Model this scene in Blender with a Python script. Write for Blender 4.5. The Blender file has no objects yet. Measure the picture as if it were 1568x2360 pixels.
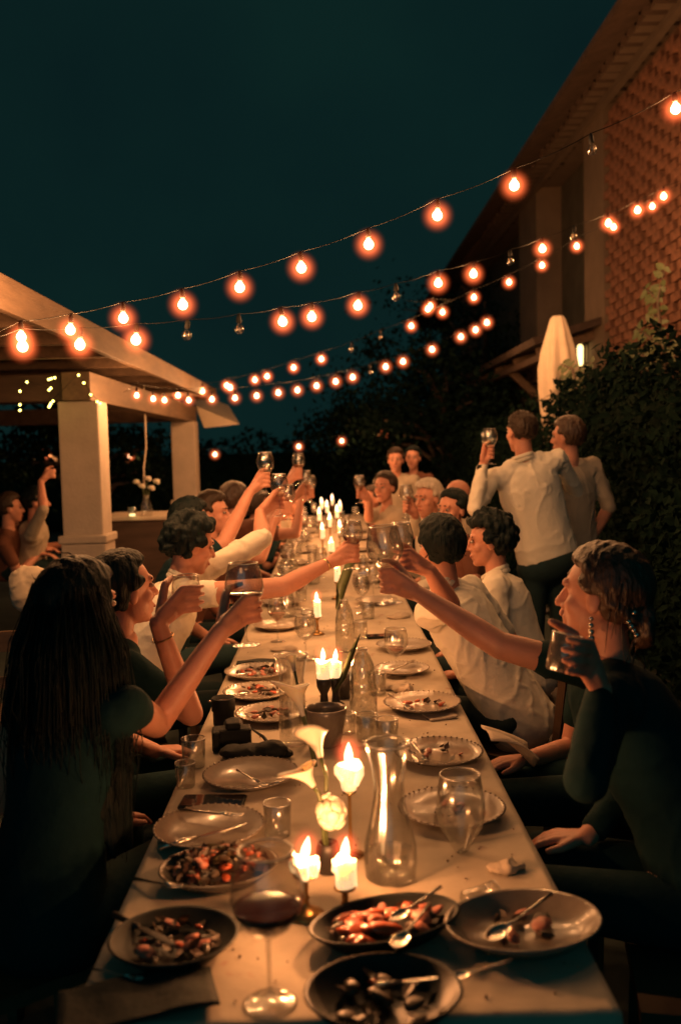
import bpy, math, random
import numpy as np
from mathutils import Matrix, Vector
sc = bpy.context.scene
rng = random.Random(7)
nrg = np.random.default_rng(11)

# ------------------------------------------------------------------ camera, world, teal fill lamp, exposure
FPX, VPU, VPV, CU, CV, ZC, ROLL = 2156.0, 755.0, 1036.0, 784.0, 1179.5, 1.663, 1.5
TZ = 0.74                                             # table top
def _n(a): return a / np.linalg.norm(a)
_Yw = _n(np.array([VPU - CU, -(VPV - CV), -FPX]))
_r = math.radians(ROLL)
_u0 = np.array([-math.sin(_r), math.cos(_r), 0.0])
_Zw = _n(_u0 - _Yw * _u0.dot(_Yw))
_Xw = np.cross(_Yw, _Zw)
CAM = np.array([0, 0, ZC])
def ray(u, v):
    d = np.array([u - CU, -(v - CV), -FPX]); return np.array([d.dot(_Xw), d.dot(_Yw), d.dot(_Zw)])
def P(u, v, Y):
    d = ray(u, v); return CAM + d * (Y / d[1])
def T(u, v, z=TZ):
    d = ray(u, v); return CAM + d * ((z - ZC) / d[2])
def PX(u, v, X):
    d = ray(u, v); return CAM + d * (X / d[0])

cam_d = bpy.data.cameras.new('camera'); cam = bpy.data.objects.new('camera', cam_d); sc.collection.objects.link(cam)
cam.matrix_world = Matrix(((_Xw[0], _Xw[1], _Xw[2], 0), (_Yw[0], _Yw[1], _Yw[2], 0), (_Zw[0], _Zw[1], _Zw[2], ZC), (0, 0, 0, 1)))
cam_d.sensor_fit = 'HORIZONTAL'; cam_d.sensor_width = 24.0; cam_d.lens = 24.0 * FPX / 1568.0
cam_d.clip_start = 0.05; cam_d.clip_end = 500
cam_d.dof.use_dof = True; cam_d.dof.focus_distance = 3.3; cam_d.dof.aperture_fstop = 2.4; cam_d.dof.aperture_blades = 0
sc.camera = cam

world = bpy.data.worlds.new('World'); sc.world = world; world.use_nodes = True
wn = world.node_tree; wn.nodes.clear()
wo = wn.nodes.new('ShaderNodeOutputWorld')
sky = wn.nodes.new('ShaderNodeTexSky'); sky.sky_type = 'NISHITA'; sky.sun_disc = False
sky.sun_elevation = math.radians(-6); sky.sun_rotation = math.radians(200)
b1 = wn.nodes.new('ShaderNodeBackground'); b1.inputs['Strength'].default_value = 0.05
b2 = wn.nodes.new('ShaderNodeBackground'); b2.inputs['Strength'].default_value = 1.0
stc = wn.nodes.new('ShaderNodeTexCoord'); snz = wn.nodes.new('ShaderNodeTexNoise'); snz.inputs['Scale'].default_value = 3.5; snz.inputs['Detail'].default_value = 6
srp = wn.nodes.new('ShaderNodeValToRGB'); srp.color_ramp.elements[0].position = .3; srp.color_ramp.elements[1].position = .7
srp.color_ramp.elements[0].color = (0.0022, 0.0095, 0.0100, 1); srp.color_ramp.elements[1].color = (0.0030, 0.0135, 0.0122, 1)   # thin night cloud
wn.links.new(stc.outputs['Generated'], snz.inputs['Vector']); wn.links.new(snz.outputs['Fac'], srp.inputs['Fac']); wn.links.new(srp.outputs[0], b2.inputs['Color'])
ad = wn.nodes.new('ShaderNodeAddShader')
wn.links.new(sky.outputs[0], b1.inputs['Color']); wn.links.new(b1.outputs[0], ad.inputs[0]); wn.links.new(b2.outputs[0], ad.inputs[1])
wn.links.new(ad.outputs[0], wo.inputs['Surface'])
ml = bpy.data.lights.new('teal_fill', 'SUN'); ml.energy = 0.06; ml.angle = math.radians(50); ml.color = (0.10, 0.92, 1.0)  # added teal fill from behind the camera, lifts dark surfaces facing it
mo = bpy.data.objects.new('teal_fill', ml); sc.collection.objects.link(mo)
mo.rotation_euler = (math.radians(74), 0, math.radians(-10)); mo.location = (0, -4, 9)

sc.render.engine = 'CYCLES'
sc.view_settings.view_transform = 'Standard'; sc.view_settings.look = 'None'
sc.view_settings.exposure = 0.3; sc.view_settings.gamma = 1.0; sc.view_settings.use_curve_mapping = False
cy = sc.cycles
cy.use_denoising = True; cy.use_adaptive_sampling = False
cy.max_bounces = 10; cy.diffuse_bounces = 3; cy.glossy_bounces = 3; cy.transmission_bounces = 8; cy.transparent_max_bounces = 40
cy.volume_bounces = 0; cy.sample_clamp_indirect = 2.0; cy.sample_clamp_direct = 0.0
cy.caustics_reflective = False; cy.caustics_refractive = False
cy.use_light_tree = True; cy.light_sampling_threshold = 0.0; cy.sampling_pattern = 'BLUE_NOISE'

# ------------------------------------------------------------------ materials
MATS = {}
def mat(name, col, rough=0.6, metal=0.0, noise=0.0, nscale=8.0, bump=0.0, bscale=60.0, spec=0.5, stretch=(1, 1, 1), col2=None,
        emit=None, estr=0.0, sss=0.0, sheen=0.0, coat=0.0):
    m = bpy.data.materials.new(name); m.use_nodes = True; MATS[name] = m
    nt = m.node_tree; b = nt.nodes['Principled BSDF']
    b.inputs['Base Color'].default_value = (*col, 1); b.inputs['Roughness'].default_value = rough; b.inputs['Metallic'].default_value = metal
    b.inputs['Specular IOR Level'].default_value = spec
    if sheen: b.inputs['Sheen Weight'].default_value = sheen
    if coat: b.inputs['Coat Weight'].default_value = coat; b.inputs['Coat Roughness'].default_value = 0.08
    if sss:
        b.inputs['Subsurface Weight'].default_value = sss; b.inputs['Subsurface Radius'].default_value = (1, 0.55, 0.3); b.inputs['Subsurface Scale'].default_value = 0.03
    if emit: b.inputs['Emission Color'].default_value = (*emit, 1); b.inputs['Emission Strength'].default_value = estr
    tc = nt.nodes.new('ShaderNodeTexCoord'); mp = nt.nodes.new('ShaderNodeMapping'); mp.inputs['Scale'].default_value = stretch
    nt.links.new(tc.outputs['Object'], mp.inputs['Vector'])
    if noise or col2:
        t = nt.nodes.new('ShaderNodeTexNoise'); t.inputs['Scale'].default_value = nscale; t.inputs['Detail'].default_value = 5; t.inputs['Roughness'].default_value = 0.6
        nt.links.new(mp.outputs[0], t.inputs['Vector'])
        rp = nt.nodes.new('ShaderNodeValToRGB'); rp.color_ramp.elements[0].position = 0.32; rp.color_ramp.elements[1].position = 0.68
        c2 = col2 if col2 else tuple(min(1, c * (1 + noise)) for c in col)
        c1 = col if col2 else tuple(c * (1 - noise) for c in col)
        rp.color_ramp.elements[0].color = (*c1, 1); rp.color_ramp.elements[1].color = (*c2, 1)
        nt.links.new(t.outputs['Fac'], rp.inputs['Fac']); nt.links.new(rp.outputs[0], b.inputs['Base Color'])
    if bump:
        t2 = nt.nodes.new('ShaderNodeTexNoise'); t2.inputs['Scale'].default_value = bscale; t2.inputs['Detail'].default_value = 4
        nt.links.new(mp.outputs[0], t2.inputs['Vector'])
        bp = nt.nodes.new('ShaderNodeBump'); bp.inputs['Strength'].default_value = bump; bp.inputs['Distance'].default_value = 0.01
        nt.links.new(t2.outputs['Fac'], bp.inputs['Height']); nt.links.new(bp.outputs[0], b.inputs['Normal'])
    return m
def stain(m, col, scale, lo, hi, amount):
    """blotches of spilled wine and grease over an existing base colour"""
    nt = m.node_tree; b = nt.nodes['Principled BSDF']; src = b.inputs['Base Color'].links[0].from_socket
    tc = nt.nodes.new('ShaderNodeTexCoord'); t = nt.nodes.new('ShaderNodeTexNoise'); t.inputs['Scale'].default_value = scale; t.inputs['Detail'].default_value = 3
    r = nt.nodes.new('ShaderNodeMapRange'); r.inputs['From Min'].default_value = lo; r.inputs['From Max'].default_value = hi; r.inputs['To Max'].default_value = amount
    x = nt.nodes.new('ShaderNodeMix'); x.data_type = 'RGBA'; x.inputs[7].default_value = (*col, 1)
    nt.links.new(tc.outputs['Object'], t.inputs['Vector']); nt.links.new(t.outputs['Fac'], r.inputs['Value']); nt.links.new(r.outputs[0], x.inputs[0])
    nt.links.new(src, x.inputs[6]); nt.links.new(x.outputs[2], b.inputs['Base Color'])
def glass_mat(name, tint=(0.93, 0.93, 0.91), refl=1.0, rough=0.04, ior=1.5, bump=0.0, bscale=90):
    m = bpy.data.materials.new(name); m.use_nodes = True; MATS[name] = m
    nt = m.node_tree; nt.nodes.clear()
    o = nt.nodes.new('ShaderNodeOutputMaterial'); mx = nt.nodes.new('ShaderNodeMixShader')
    tr = nt.nodes.new('ShaderNodeBsdfTransparent'); tr.inputs[0].default_value = (*tint, 1)
    gl = nt.nodes.new('ShaderNodeBsdfGlossy'); gl.inputs['Roughness'].default_value = rough; gl.inputs['Color'].default_value = (1, 1, 1, 1)
    fr = nt.nodes.new('ShaderNodeLayerWeight'); fr.inputs[0].default_value = 0.5      # Schlick: f0 + (1 - f0) * facing^5, same from both sides
    pw = nt.nodes.new('ShaderNodeMath'); pw.operation = 'POWER'; pw.inputs[1].default_value = 2.6
    ma = nt.nodes.new('ShaderNodeMath'); ma.operation = 'MULTIPLY_ADD'; ma.inputs[1].default_value = min(0.9, 0.5 * refl); ma.inputs[2].default_value = ((ior - 1) / (ior + 1)) ** 2 * refl; ma.use_clamp = True
    nt.links.new(fr.outputs['Facing'], pw.inputs[0]); nt.links.new(pw.outputs[0], ma.inputs[0]); nt.links.new(ma.outputs[0], mx.inputs[0]); nt.links.new(tr.outputs[0], mx.inputs[1]); nt.links.new(gl.outputs[0], mx.inputs[2])
    nt.links.new(mx.outputs[0], o.inputs['Surface'])
    if bump:
        tc = nt.nodes.new('ShaderNodeTexCoord'); t = nt.nodes.new('ShaderNodeTexVoronoi'); t.inputs['Scale'].default_value = bscale
        bp = nt.nodes.new('ShaderNodeBump'); bp.inputs['Strength'].default_value = bump; bp.inputs['Distance'].default_value = 0.004
        nt.links.new(tc.outputs['Object'], t.inputs['Vector']); nt.links.new(t.outputs['Distance'], bp.inputs['Height'])
        nt.links.new(bp.outputs[0], gl.inputs['Normal']); nt.links.new(bp.outputs[0], fr.inputs['Normal'])
    return m
def emit_mat(name, col, strength):
    m = bpy.data.materials.new(name); m.use_nodes = True; MATS[name] = m
    nt = m.node_tree; nt.nodes.clear()
    o = nt.nodes.new('ShaderNodeOutputMaterial'); e = nt.nodes.new('ShaderNodeEmission')
    e.inputs[0].default_value = (*col, 1); e.inputs[1].default_value = strength
    nt.links.new(e.outputs[0], o.inputs['Surface']); return m
def lamp_skin(name, col, strength):
    """glowing envelope that lets the light of the filament or flame inside it out"""
    m = emit_mat(name, col, strength); nt = m.node_tree
    o = nt.nodes['Material Output']; e = nt.nodes['Emission']
    t = nt.nodes.new('ShaderNodeBsdfTransparent'); a = nt.nodes.new('ShaderNodeAddShader')
    nt.links.new(e.outputs[0], a.inputs[0]); nt.links.new(t.outputs[0], a.inputs[1]); nt.links.new(a.outputs[0], o.inputs['Surface'])
    m.cycles.emission_sampling = 'NONE'; return m
LIGHTS = {}
def lamp(parent, kind, col, watts, radius, loc=(0, 0, 0)):
    if kind not in LIGHTS:
        d = bpy.data.lights.new(kind, 'POINT'); d.color = col; d.energy = watts; d.shadow_soft_size = radius; LIGHTS[kind] = d
    o = bpy.data.objects.new(kind, LIGHTS[kind]); sc.collection.objects.link(o); o.parent = parent; o.location = loc; return o
def glow_mat(name, col, strength, rad=(.088, .088, .088), cen=(0, 0, 0)):  # film halo built as an emissive volume that fades outwards
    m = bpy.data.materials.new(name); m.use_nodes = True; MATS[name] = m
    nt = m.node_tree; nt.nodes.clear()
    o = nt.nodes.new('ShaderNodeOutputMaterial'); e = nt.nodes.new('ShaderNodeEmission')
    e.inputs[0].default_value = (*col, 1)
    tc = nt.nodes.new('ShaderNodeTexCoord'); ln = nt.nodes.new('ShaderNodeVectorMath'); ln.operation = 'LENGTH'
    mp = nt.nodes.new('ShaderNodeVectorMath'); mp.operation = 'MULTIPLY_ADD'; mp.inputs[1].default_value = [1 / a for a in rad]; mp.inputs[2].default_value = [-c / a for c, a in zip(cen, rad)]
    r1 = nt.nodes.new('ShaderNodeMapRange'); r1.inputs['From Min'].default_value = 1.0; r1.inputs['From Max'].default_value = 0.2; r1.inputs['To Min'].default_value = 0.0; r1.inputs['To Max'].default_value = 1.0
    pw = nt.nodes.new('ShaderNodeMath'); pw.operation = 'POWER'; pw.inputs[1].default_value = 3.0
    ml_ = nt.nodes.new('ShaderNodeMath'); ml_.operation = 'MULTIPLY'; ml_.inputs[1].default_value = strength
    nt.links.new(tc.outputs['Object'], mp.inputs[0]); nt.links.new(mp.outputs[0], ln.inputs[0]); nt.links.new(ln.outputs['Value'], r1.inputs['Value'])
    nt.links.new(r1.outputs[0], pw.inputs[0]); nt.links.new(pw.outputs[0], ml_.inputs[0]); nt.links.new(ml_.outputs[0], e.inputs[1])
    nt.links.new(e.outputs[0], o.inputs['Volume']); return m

mat('table_linen', (0.50, 0.44, 0.345), 0.85, noise=0.14, nscale=4.0, bump=0.5, bscale=11, stretch=(1, 1, 1))
mat('knit_brown', (0.036, 0.019, 0.014), 0.9, noise=0.4, nscale=30, bump=0.6, bscale=120)
stain(MATS['table_linen'], (0.30, 0.22, 0.15), 5.5, 0.60, 0.70, 0.55)
stain(MATS['table_linen'], (0.30, 0.10, 0.08), 9.0, 0.68, 0.73, 0.5)
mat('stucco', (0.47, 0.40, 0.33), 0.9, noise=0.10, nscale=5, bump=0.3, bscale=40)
mat('timber', (0.145, 0.092, 0.058), 0.7, noise=0.25, nscale=3, bump=0.25, bscale=25, stretch=(6, 1, 6))
mat('dark_timber', (0.085, 0.052, 0.036), 0.75, noise=0.3, nscale=3, bump=0.25, bscale=25, stretch=(1, 5, 5))
mat('brick_red', (0.21, 0.098, 0.062), 0.9, noise=0.5, nscale=9, bump=0.4, bscale=50)
mat('brick_back', (0.20, 0.12, 0.085), 0.95, noise=0.3, nscale=5, bump=0.3, bscale=30)
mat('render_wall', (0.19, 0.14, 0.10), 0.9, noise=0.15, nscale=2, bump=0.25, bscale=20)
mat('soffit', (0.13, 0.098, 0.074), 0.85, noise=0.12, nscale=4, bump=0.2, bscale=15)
mat('roof_tile', (0.075, 0.05, 0.038), 0.9, noise=0.3, nscale=7, bump=0.3, bscale=30)
mat('recess_panel', (0.10, 0.09, 0.065), 0.8, noise=0.2, nscale=3)
mat('earth', (0.045, 0.062, 0.056), 0.95, noise=0.35, nscale=1.4, bump=0.5, bscale=12)
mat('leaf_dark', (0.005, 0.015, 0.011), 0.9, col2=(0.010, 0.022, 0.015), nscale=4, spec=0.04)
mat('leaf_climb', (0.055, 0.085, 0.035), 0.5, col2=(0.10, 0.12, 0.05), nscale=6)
mat('bark', (0.10, 0.075, 0.055), 0.95, noise=0.3, nscale=10, bump=0.5, bscale=40)
mat('skin', (0.62, 0.29, 0.20), 0.5, noise=0.10, nscale=14, bump=0.06, bscale=120, sss=0.10)
mat('skin_tan', (0.44, 0.23, 0.15), 0.5, noise=0.10, nscale=14, bump=0.06, bscale=120, sss=0.10)
mat('lip', (0.40, 0.13, 0.10), 0.45)
mat('eye_white', (0.36, 0.30, 0.26), 0.25)
mat('eye_dark', (0.025, 0.018, 0.012), 0.15)
mat('hair_black', (0.005, 0.012, 0.013), 0.6, spec=0.2, bump=0.9, bscale=70, stretch=(1, 1, 0.12), noise=0.3, nscale=30)
mat('hair_brown', (0.040, 0.026, 0.018), 0.5, spec=0.3, bump=0.9, bscale=80, stretch=(1, 1, 0.15), noise=0.3, nscale=30)
mat('hair_chestnut', (0.055, 0.030, 0.018), 0.42, bump=0.9, bscale=80, stretch=(1, 1, 0.2), noise=0.3, nscale=30)
mat('hair_grey', (0.50, 0.44, 0.36), 0.5, bump=0.8, bscale=80, stretch=(1, 1, 0.3), noise=0.2, nscale=30)
mat('shirt_white', (0.80, 0.76, 0.64), 0.85, noise=0.05, nscale=6, bump=0.35, bscale=24)
mat('shirt_beige', (0.45, 0.38, 0.29), 0.85, noise=0.08, nscale=6, bump=0.2, bscale=25)
mat('shirt_brown', (0.26, 0.19, 0.13), 0.85, noise=0.12, nscale=6, bump=0.2, bscale=25)
mat('cloth_black', (0.005, 0.027, 0.031), 0.9, noise=0.2, nscale=8, bump=0.25, bscale=30, spec=0.2)
mat('cloth_navy', (0.007, 0.028, 0.036), 0.85, noise=0.2, nscale=8, bump=0.25, bscale=30, spec=0.2)
mat('cloth_rust', (0.16, 0.06, 0.035), 0.85, noise=0.15, nscale=8, bump=0.25, bscale=30)
mat('trouser_dark', (0.005, 0.025, 0.029), 0.9, noise=0.2, nscale=8, bump=0.2, bscale=30)
mat('napkin', (0.50, 0.43, 0.34), 0.9, noise=0.08, nscale=8, bump=0.3, bscale=45)
mat('napkin_dark', (0.010, 0.018, 0.018), 0.85, noise=0.2, nscale=8, bump=0.3, bscale=45)
def thin_glass(name, tint, streak, rough, bump=0.0, bscale=60):
    """blown glass wall: clear, a sharp mirror lobe towards the edges and a soft lobe that draws lamp and candle streaks"""
    m = bpy.data.materials.new(name); m.use_nodes = True; MATS[name] = m
    nt = m.node_tree; nt.nodes.clear(); N = nt.nodes.new; K = nt.links.new
    o = N('ShaderNodeOutputMaterial'); m1 = N('ShaderNodeMixShader'); m2 = N('ShaderNodeMixShader'); m2.inputs[0].default_value = streak
    tr = N('ShaderNodeBsdfTransparent'); tr.inputs[0].default_value = (*tint, 1)
    g1 = N('ShaderNodeBsdfGlossy'); g1.inputs['Roughness'].default_value = 0.04
    g2 = N('ShaderNodeBsdfGlossy'); g2.inputs['Roughness'].default_value = rough
    lw = N('ShaderNodeLayerWeight'); pw = N('ShaderNodeMath'); pw.operation = 'POWER'; pw.inputs[1].default_value = 3.5
    ma = N('ShaderNodeMath'); ma.operation = 'MULTIPLY_ADD'; ma.inputs[1].default_value = 0.75; ma.inputs[2].default_value = 0.04; ma.use_clamp = True
    K(lw.outputs['Facing'], pw.inputs[0]); K(pw.outputs[0], ma.inputs[0]); K(ma.outputs[0], m1.inputs[0])
    K(tr.outputs[0], m1.inputs[1]); K(g1.outputs[0], m1.inputs[2]); K(m1.outputs[0], m2.inputs[1]); K(g2.outputs[0], m2.inputs[2]); K(m2.outputs[0], o.inputs['Surface'])
    if bump:
        tc = N('ShaderNodeTexCoord'); vt = N('ShaderNodeTexVoronoi'); vt.inputs['Scale'].default_value = bscale
        bp = N('ShaderNodeBump'); bp.inputs['Strength'].default_value = bump; bp.inputs['Distance'].default_value = 0.004
        K(tc.outputs['Object'], vt.inputs['Vector']); K(vt.outputs['Distance'], bp.inputs['Height'])
        for g in (g1, g2): K(bp.outputs[0], g.inputs['Normal'])
    return m
thin_glass('clear_glass', (0.975, 0.975, 0.96), 0.15, 0.18)
thin_glass('cut_glass', (0.955, 0.955, 0.93), 0.16, 0.16, 1.0, 38)
thin_glass('glass_rim', (0.9, 0.9, 0.86), 0.55, 0.30)
glass_mat('water', (0.97, 0.97, 0.96), 1.0, 0.02, 1.33)
mat('red_wine', (0.20, 0.012, 0.010), 0.06, spec=0.6, coat=0.5)
mat('rose_wine', (0.45, 0.16, 0.09), 0.08, spec=0.6)
mat('stoneware', (0.22, 0.185, 0.145), 0.25, noise=0.15, nscale=18, spec=0.6, coat=0.3)
mat('stoneware_dark', (0.022, 0.026, 0.025), 0.45, noise=0.2, nscale=18, spec=0.3)
mat('porcelain', (0.38, 0.33, 0.27), 0.18, noise=0.05, nscale=10, coat=0.4)
mat('steel', (0.62, 0.58, 0.52), 0.22, metal=1.0)
mat('brass', (0.50, 0.30, 0.12), 0.32, metal=1.0, noise=0.15, nscale=30)
mat('black_iron', (0.022, 0.020, 0.019), 0.45, noise=0.2, nscale=30)
mat('bright_brass', (0.80, 0.58, 0.30), 0.25, metal=1.0)
mat('wax', (0.86, 0.80, 0.70), 0.5, sss=0.5, emit=(1.0, 0.60, 0.28), estr=0.8)  # emission stands in for flame light soaking through the wax
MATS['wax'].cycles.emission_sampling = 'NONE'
mat('wick', (0.02, 0.015, 0.012), 0.9)
mat('camera_black', (0.004, 0.008, 0.009), 0.6, bump=0.3, bscale=300, spec=0.25)
mat('lens_glass', (0.01, 0.01, 0.014), 0.05, coat=1.0)
mat('phone_black', (0.010, 0.010, 0.012), 0.08, coat=0.6)
mat('lily_white', (0.80, 0.74, 0.60), 0.5, sss=0.3, noise=0.04, nscale=20)
mat('stem_green', (0.085, 0.11, 0.045), 0.45, noise=0.2, nscale=15)
mat('salad_green', (0.028, 0.034, 0.014), 0.5, col2=(0.085, 0.036, 0.024), nscale=25)
mat('tomato', (0.42, 0.085, 0.035), 0.25, noise=0.25, nscale=20, coat=0.3)
mat('ham', (0.45, 0.17, 0.12), 0.4, noise=0.25, nscale=22)
mat('olive', (0.035, 0.028, 0.018), 0.25)
mat('rubber_cable', (0.010, 0.010, 0.010), 0.7, spec=0.2)
mat('wood_chair', (0.10, 0.06, 0.035), 0.5, noise=0.3, nscale=6, stretch=(1, 1, 4))
mat('canvas', (0.66, 0.55, 0.42), 0.85, noise=0.08, nscale=5, bump=0.2, bscale=30)
mat('filament', (0.6, 0.4, 0.2), 0.3, metal=1.0)
lamp_skin('bulb_lit', (1.0, 0.56, 0.29), 3.4)
lamp_skin('bulb_far', (1.0, 0.56, 0.29), 3.4)
emit_mat('fairy_lit', (1.0, 0.80, 0.16), 6.0)
emit_mat('lantern_lit', (1.0, 0.70, 0.26), 3.0)
lamp_skin('flame', (1.0, 0.60, 0.33), 2.8)
lamp_skin('flame_far', (1.0, 0.60, 0.33), 2.8)
emit_mat('screen_lit', (0.12, 0.42, 0.65), 0.9)
glow_mat('bulb_glow', (1.0, 0.15, 0.04), 42.0)  # red halation round each lit bulb, put in as glowing volume
glow_mat('bulb_glow_far', (1.0, 0.17, 0.05), 24.0)  # same added halation for the far bulbs
glow_mat('flame_glow', (1.0, 0.11, 0.035), 55.0, (.042, .042, .052), (0, 0, .022))  # red halation round a flame, put in as glowing volume

# ------------------------------------------------------------------ mesh helpers
def V(*a): return np.array(a, float)
def norm(a): a = np.asarray(a, float); return a / (np.linalg.norm(a) + 1e-12)
def frame(z, x=None):
    z = norm(z)
    if x is None: x = V(1, 0, 0) if abs(z[0]) < 0.8 else V(0, 1, 0)
    x = norm(np.asarray(x, float) - z * np.dot(x, z)); y = np.cross(z, x)
    return np.stack([x, y, z], axis=1)                       # columns
def lathe(prof, n=24, closed=True):
    prof = np.array(prof, float); k = len(prof)
    a = np.arange(n) * 2 * math.pi / n
    v = np.zeros((k, n, 3)); v[:, :, 0] = prof[:, None, 0] * np.cos(a); v[:, :, 1] = prof[:, None, 0] * np.sin(a); v[:, :, 2] = prof[:, None, 1]
    f = []
    for i in range(k - 1):
        for j in range(n):
            j2 = (j + 1) % n; f.append((i * n + j, i * n + j2, (i + 1) * n + j2, (i + 1) * n + j))
    v = v.reshape(-1, 3)
    if closed:
        if prof[0, 0] > 1e-5: f.append(tuple(range(n - 1, -1, -1)))
        if prof[-1, 0] > 1e-5: f.append(tuple((k - 1) * n + j for j in range(n)))
    return v, f
def caps(p0, r0, p1, r1, n=12, h=3):
    p0 = np.asarray(p0, float); p1 = np.asarray(p1, float); L = np.linalg.norm(p1 - p0)
    R = frame(p1 - p0 if L > 1e-6 else V(0, 0, 1))
    pr = [(1e-6, -r0)]
    for i in range(1, h + 1): t = i / h * math.pi / 2; pr.append((r0 * math.sin(t), -r0 * math.cos(t)))
    for i in range(0, h): t = i / h * math.pi / 2; pr.append((r1 * math.cos(t), L + r1 * math.sin(t)))
    pr.append((1e-6, L + r1))
    v, f = lathe(pr, n, closed=False)
    return v @ R.T + p0, f
def ell(c, ax, n=14, h=8):
    """ax: 3x3 with columns = semi-axes vectors"""
    pr = [(max(1e-6, math.sin(i / h * math.pi)), -math.cos(i / h * math.pi)) for i in range(h + 1)]
    v, f = lathe(pr, n, closed=False)
    return v @ np.asarray(ax, float).T + np.asarray(c, float), f
def box(c, s, R=None):
    v = np.array([[x, y, z] for x in (-.5, .5) for y in (-.5, .5) for z in (-.5, .5)], float) * np.asarray(s, float)
    if R is not None: v = v @ np.asarray(R).T
    return v + np.asarray(c, float), [(0, 1, 3, 2), (4, 6, 7, 5), (0, 4, 5, 1), (2, 3, 7, 6), (0, 2, 6, 4), (1, 5, 7, 3)]
def bar(p0, p1, w, h, up=(0, 0, 1)):
    """beam from p0 to p1, width w, height h"""
    p0 = np.asarray(p0, float); p1 = np.asarray(p1, float); d = p1 - p0; L = np.linalg.norm(d); d = d / L
    s = norm(np.cross(d, up)); u = np.cross(s, d)
    return box((p0 + p1) / 2, (L, w, h), np.stack([d, s, u], axis=1))
def tube(pts, rad, n=8):
    pts = np.array(pts, float); k = len(pts)
    rad = np.full(k, rad) if np.isscalar(rad) else np.array(rad, float)
    v = []; x = None
    for i in range(k):
        d = pts[min(i + 1, k - 1)] - pts[max(i - 1, 0)]
        R = frame(d, x); x = R[:, 0]
        a = np.arange(n) * 2 * math.pi / n
        v.append(pts[i] + rad[i] * (np.cos(a)[:, None] * R[:, 0] + np.sin(a)[:, None] * R[:, 1]))
    f = []
    for i in range(k - 1):
        for j in range(n): j2 = (j + 1) % n; f.append((i * n + j, i * n + j2, (i + 1) * n + j2, (i + 1) * n + j))
    f.append(tuple(range(n - 1, -1, -1))); f.append(tuple((k - 1) * n + j for j in range(n)))
    return np.concatenate(v), f
def xf(pr, R=None, t=None, s=1.0):
    v, f = pr; v = v * s
    if R is not None: v = v @ np.asarray(R).T
    if t is not None: v = v + np.asarray(t, float)
    return v, f
def merge(prims):
    vs, fs, o = [], [], 0
    for v, f in prims:
        vs.append(v); fs.extend([tuple(i + o for i in q) for q in f]); o += len(v)
    return np.concatenate(vs), fs
def new_mesh(name, prims, m, smooth=True):
    v, f = merge(prims) if isinstance(prims, list) else prims
    me = bpy.data.meshes.new(name); me.from_pydata(v.tolist(), [], f)
    if m: me.materials.append(MATS[m])
    me.polygons.foreach_set('use_smooth', [smooth] * len(me.polygons)); me.update()
    return me
def rot_of(R, t=(0, 0, 0)):
    M = Matrix.Identity(4)
    for i in range(3):
        for j in range(3): M[i][j] = float(R[i][j])
        M[i][3] = float(t[i])
    return M
def link(name, data, parent=None, loc=None, R=None, label=None, cat=None, group=None, kind=None):
    o = bpy.data.objects.new(name, data); sc.collection.objects.link(o)
    if R is not None: o.matrix_local = rot_of(R, loc if loc is not None else (0, 0, 0))
    elif loc is not None: o.location = [float(a) for a in loc]
    if parent is not None: o.parent = parent
    if label: o['label'] = label
    if cat: o['category'] = cat
    if group: o['group'] = group
    if kind: o['kind'] = kind
    return o
def obj(name, prims, m, parent=None, smooth=True, **k):
    return link(name, new_mesh(name, prims, m, smooth), parent, **k)
def empty(name, loc=(0, 0, 0), R=None, **k):
    o = link(name, None, None, loc, R, **k); o.empty_display_size = 0.1; return o
def flat(me): me.polygons.foreach_set('use_smooth', [False] * len(me.polygons)); return me
def autosmooth(o, deg=40):
    me = o.data
    try: me.set_sharp_from_angle(angle=math.radians(deg))
    except Exception: pass
def bevelled(o, w=0.006, seg=2):
    b = o.modifiers.new('bevel', 'BEVEL'); b.width = w; b.segments = seg; b.limit_method = 'ANGLE'; return o
def sculpt(prims, voxel, smooth=3, dis=None):
    """melt overlapping closed shapes into one continuous skin; returns (verts, faces)"""
    v, f = merge(prims)
    me = bpy.data.meshes.new('tmp'); me.from_pydata(v.tolist(), [], f); me.update()
    o = bpy.data.objects.new('tmp', me); sc.collection.objects.link(o)
    r = o.modifiers.new('r', 'REMESH'); r.mode = 'VOXEL'; r.voxel_size = voxel
    if smooth: s = o.modifiers.new('s', 'SMOOTH'); s.factor = 0.5; s.iterations = smooth
    dg = bpy.context.evaluated_depsgraph_get()
    ev = o.evaluated_get(dg); m2 = ev.to_mesh()
    n = len(m2.vertices); co = np.empty(n * 3, np.float32); m2.vertices.foreach_get('co', co); co = co.reshape(-1, 3).astype(float)
    no = np.empty(n * 3, np.float32); m2.vertices.foreach_get('normal', no); no = no.reshape(-1, 3)
    fs = [tuple(p.vertices) for p in m2.polygons]
    ev.to_mesh_clear(); bpy.data.objects.remove(o); bpy.data.meshes.remove(me)
    if dis is not None: co = co + no * dis(co)[:, None]
    return co, fs
def wave_noise(seed, freq, amp, stretch=(1, 1, 1), k=10):
    g = np.random.default_rng(seed); D = g.normal(size=(k, 3)); D /= np.linalg.norm(D, axis=1)[:, None]
    D = D * np.asarray(stretch) * freq * g.uniform(0.6, 1.7, size=(k, 1)); ph = g.uniform(0, 6.28, k)
    def fn(co):
        w = np.sin(co @ D.T + ph + 1.3 * np.sin(co @ D[::-1].T * 0.5)); s = w.sum(1) / math.sqrt(k)
        return amp * np.tanh(s)
    return fn
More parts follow.
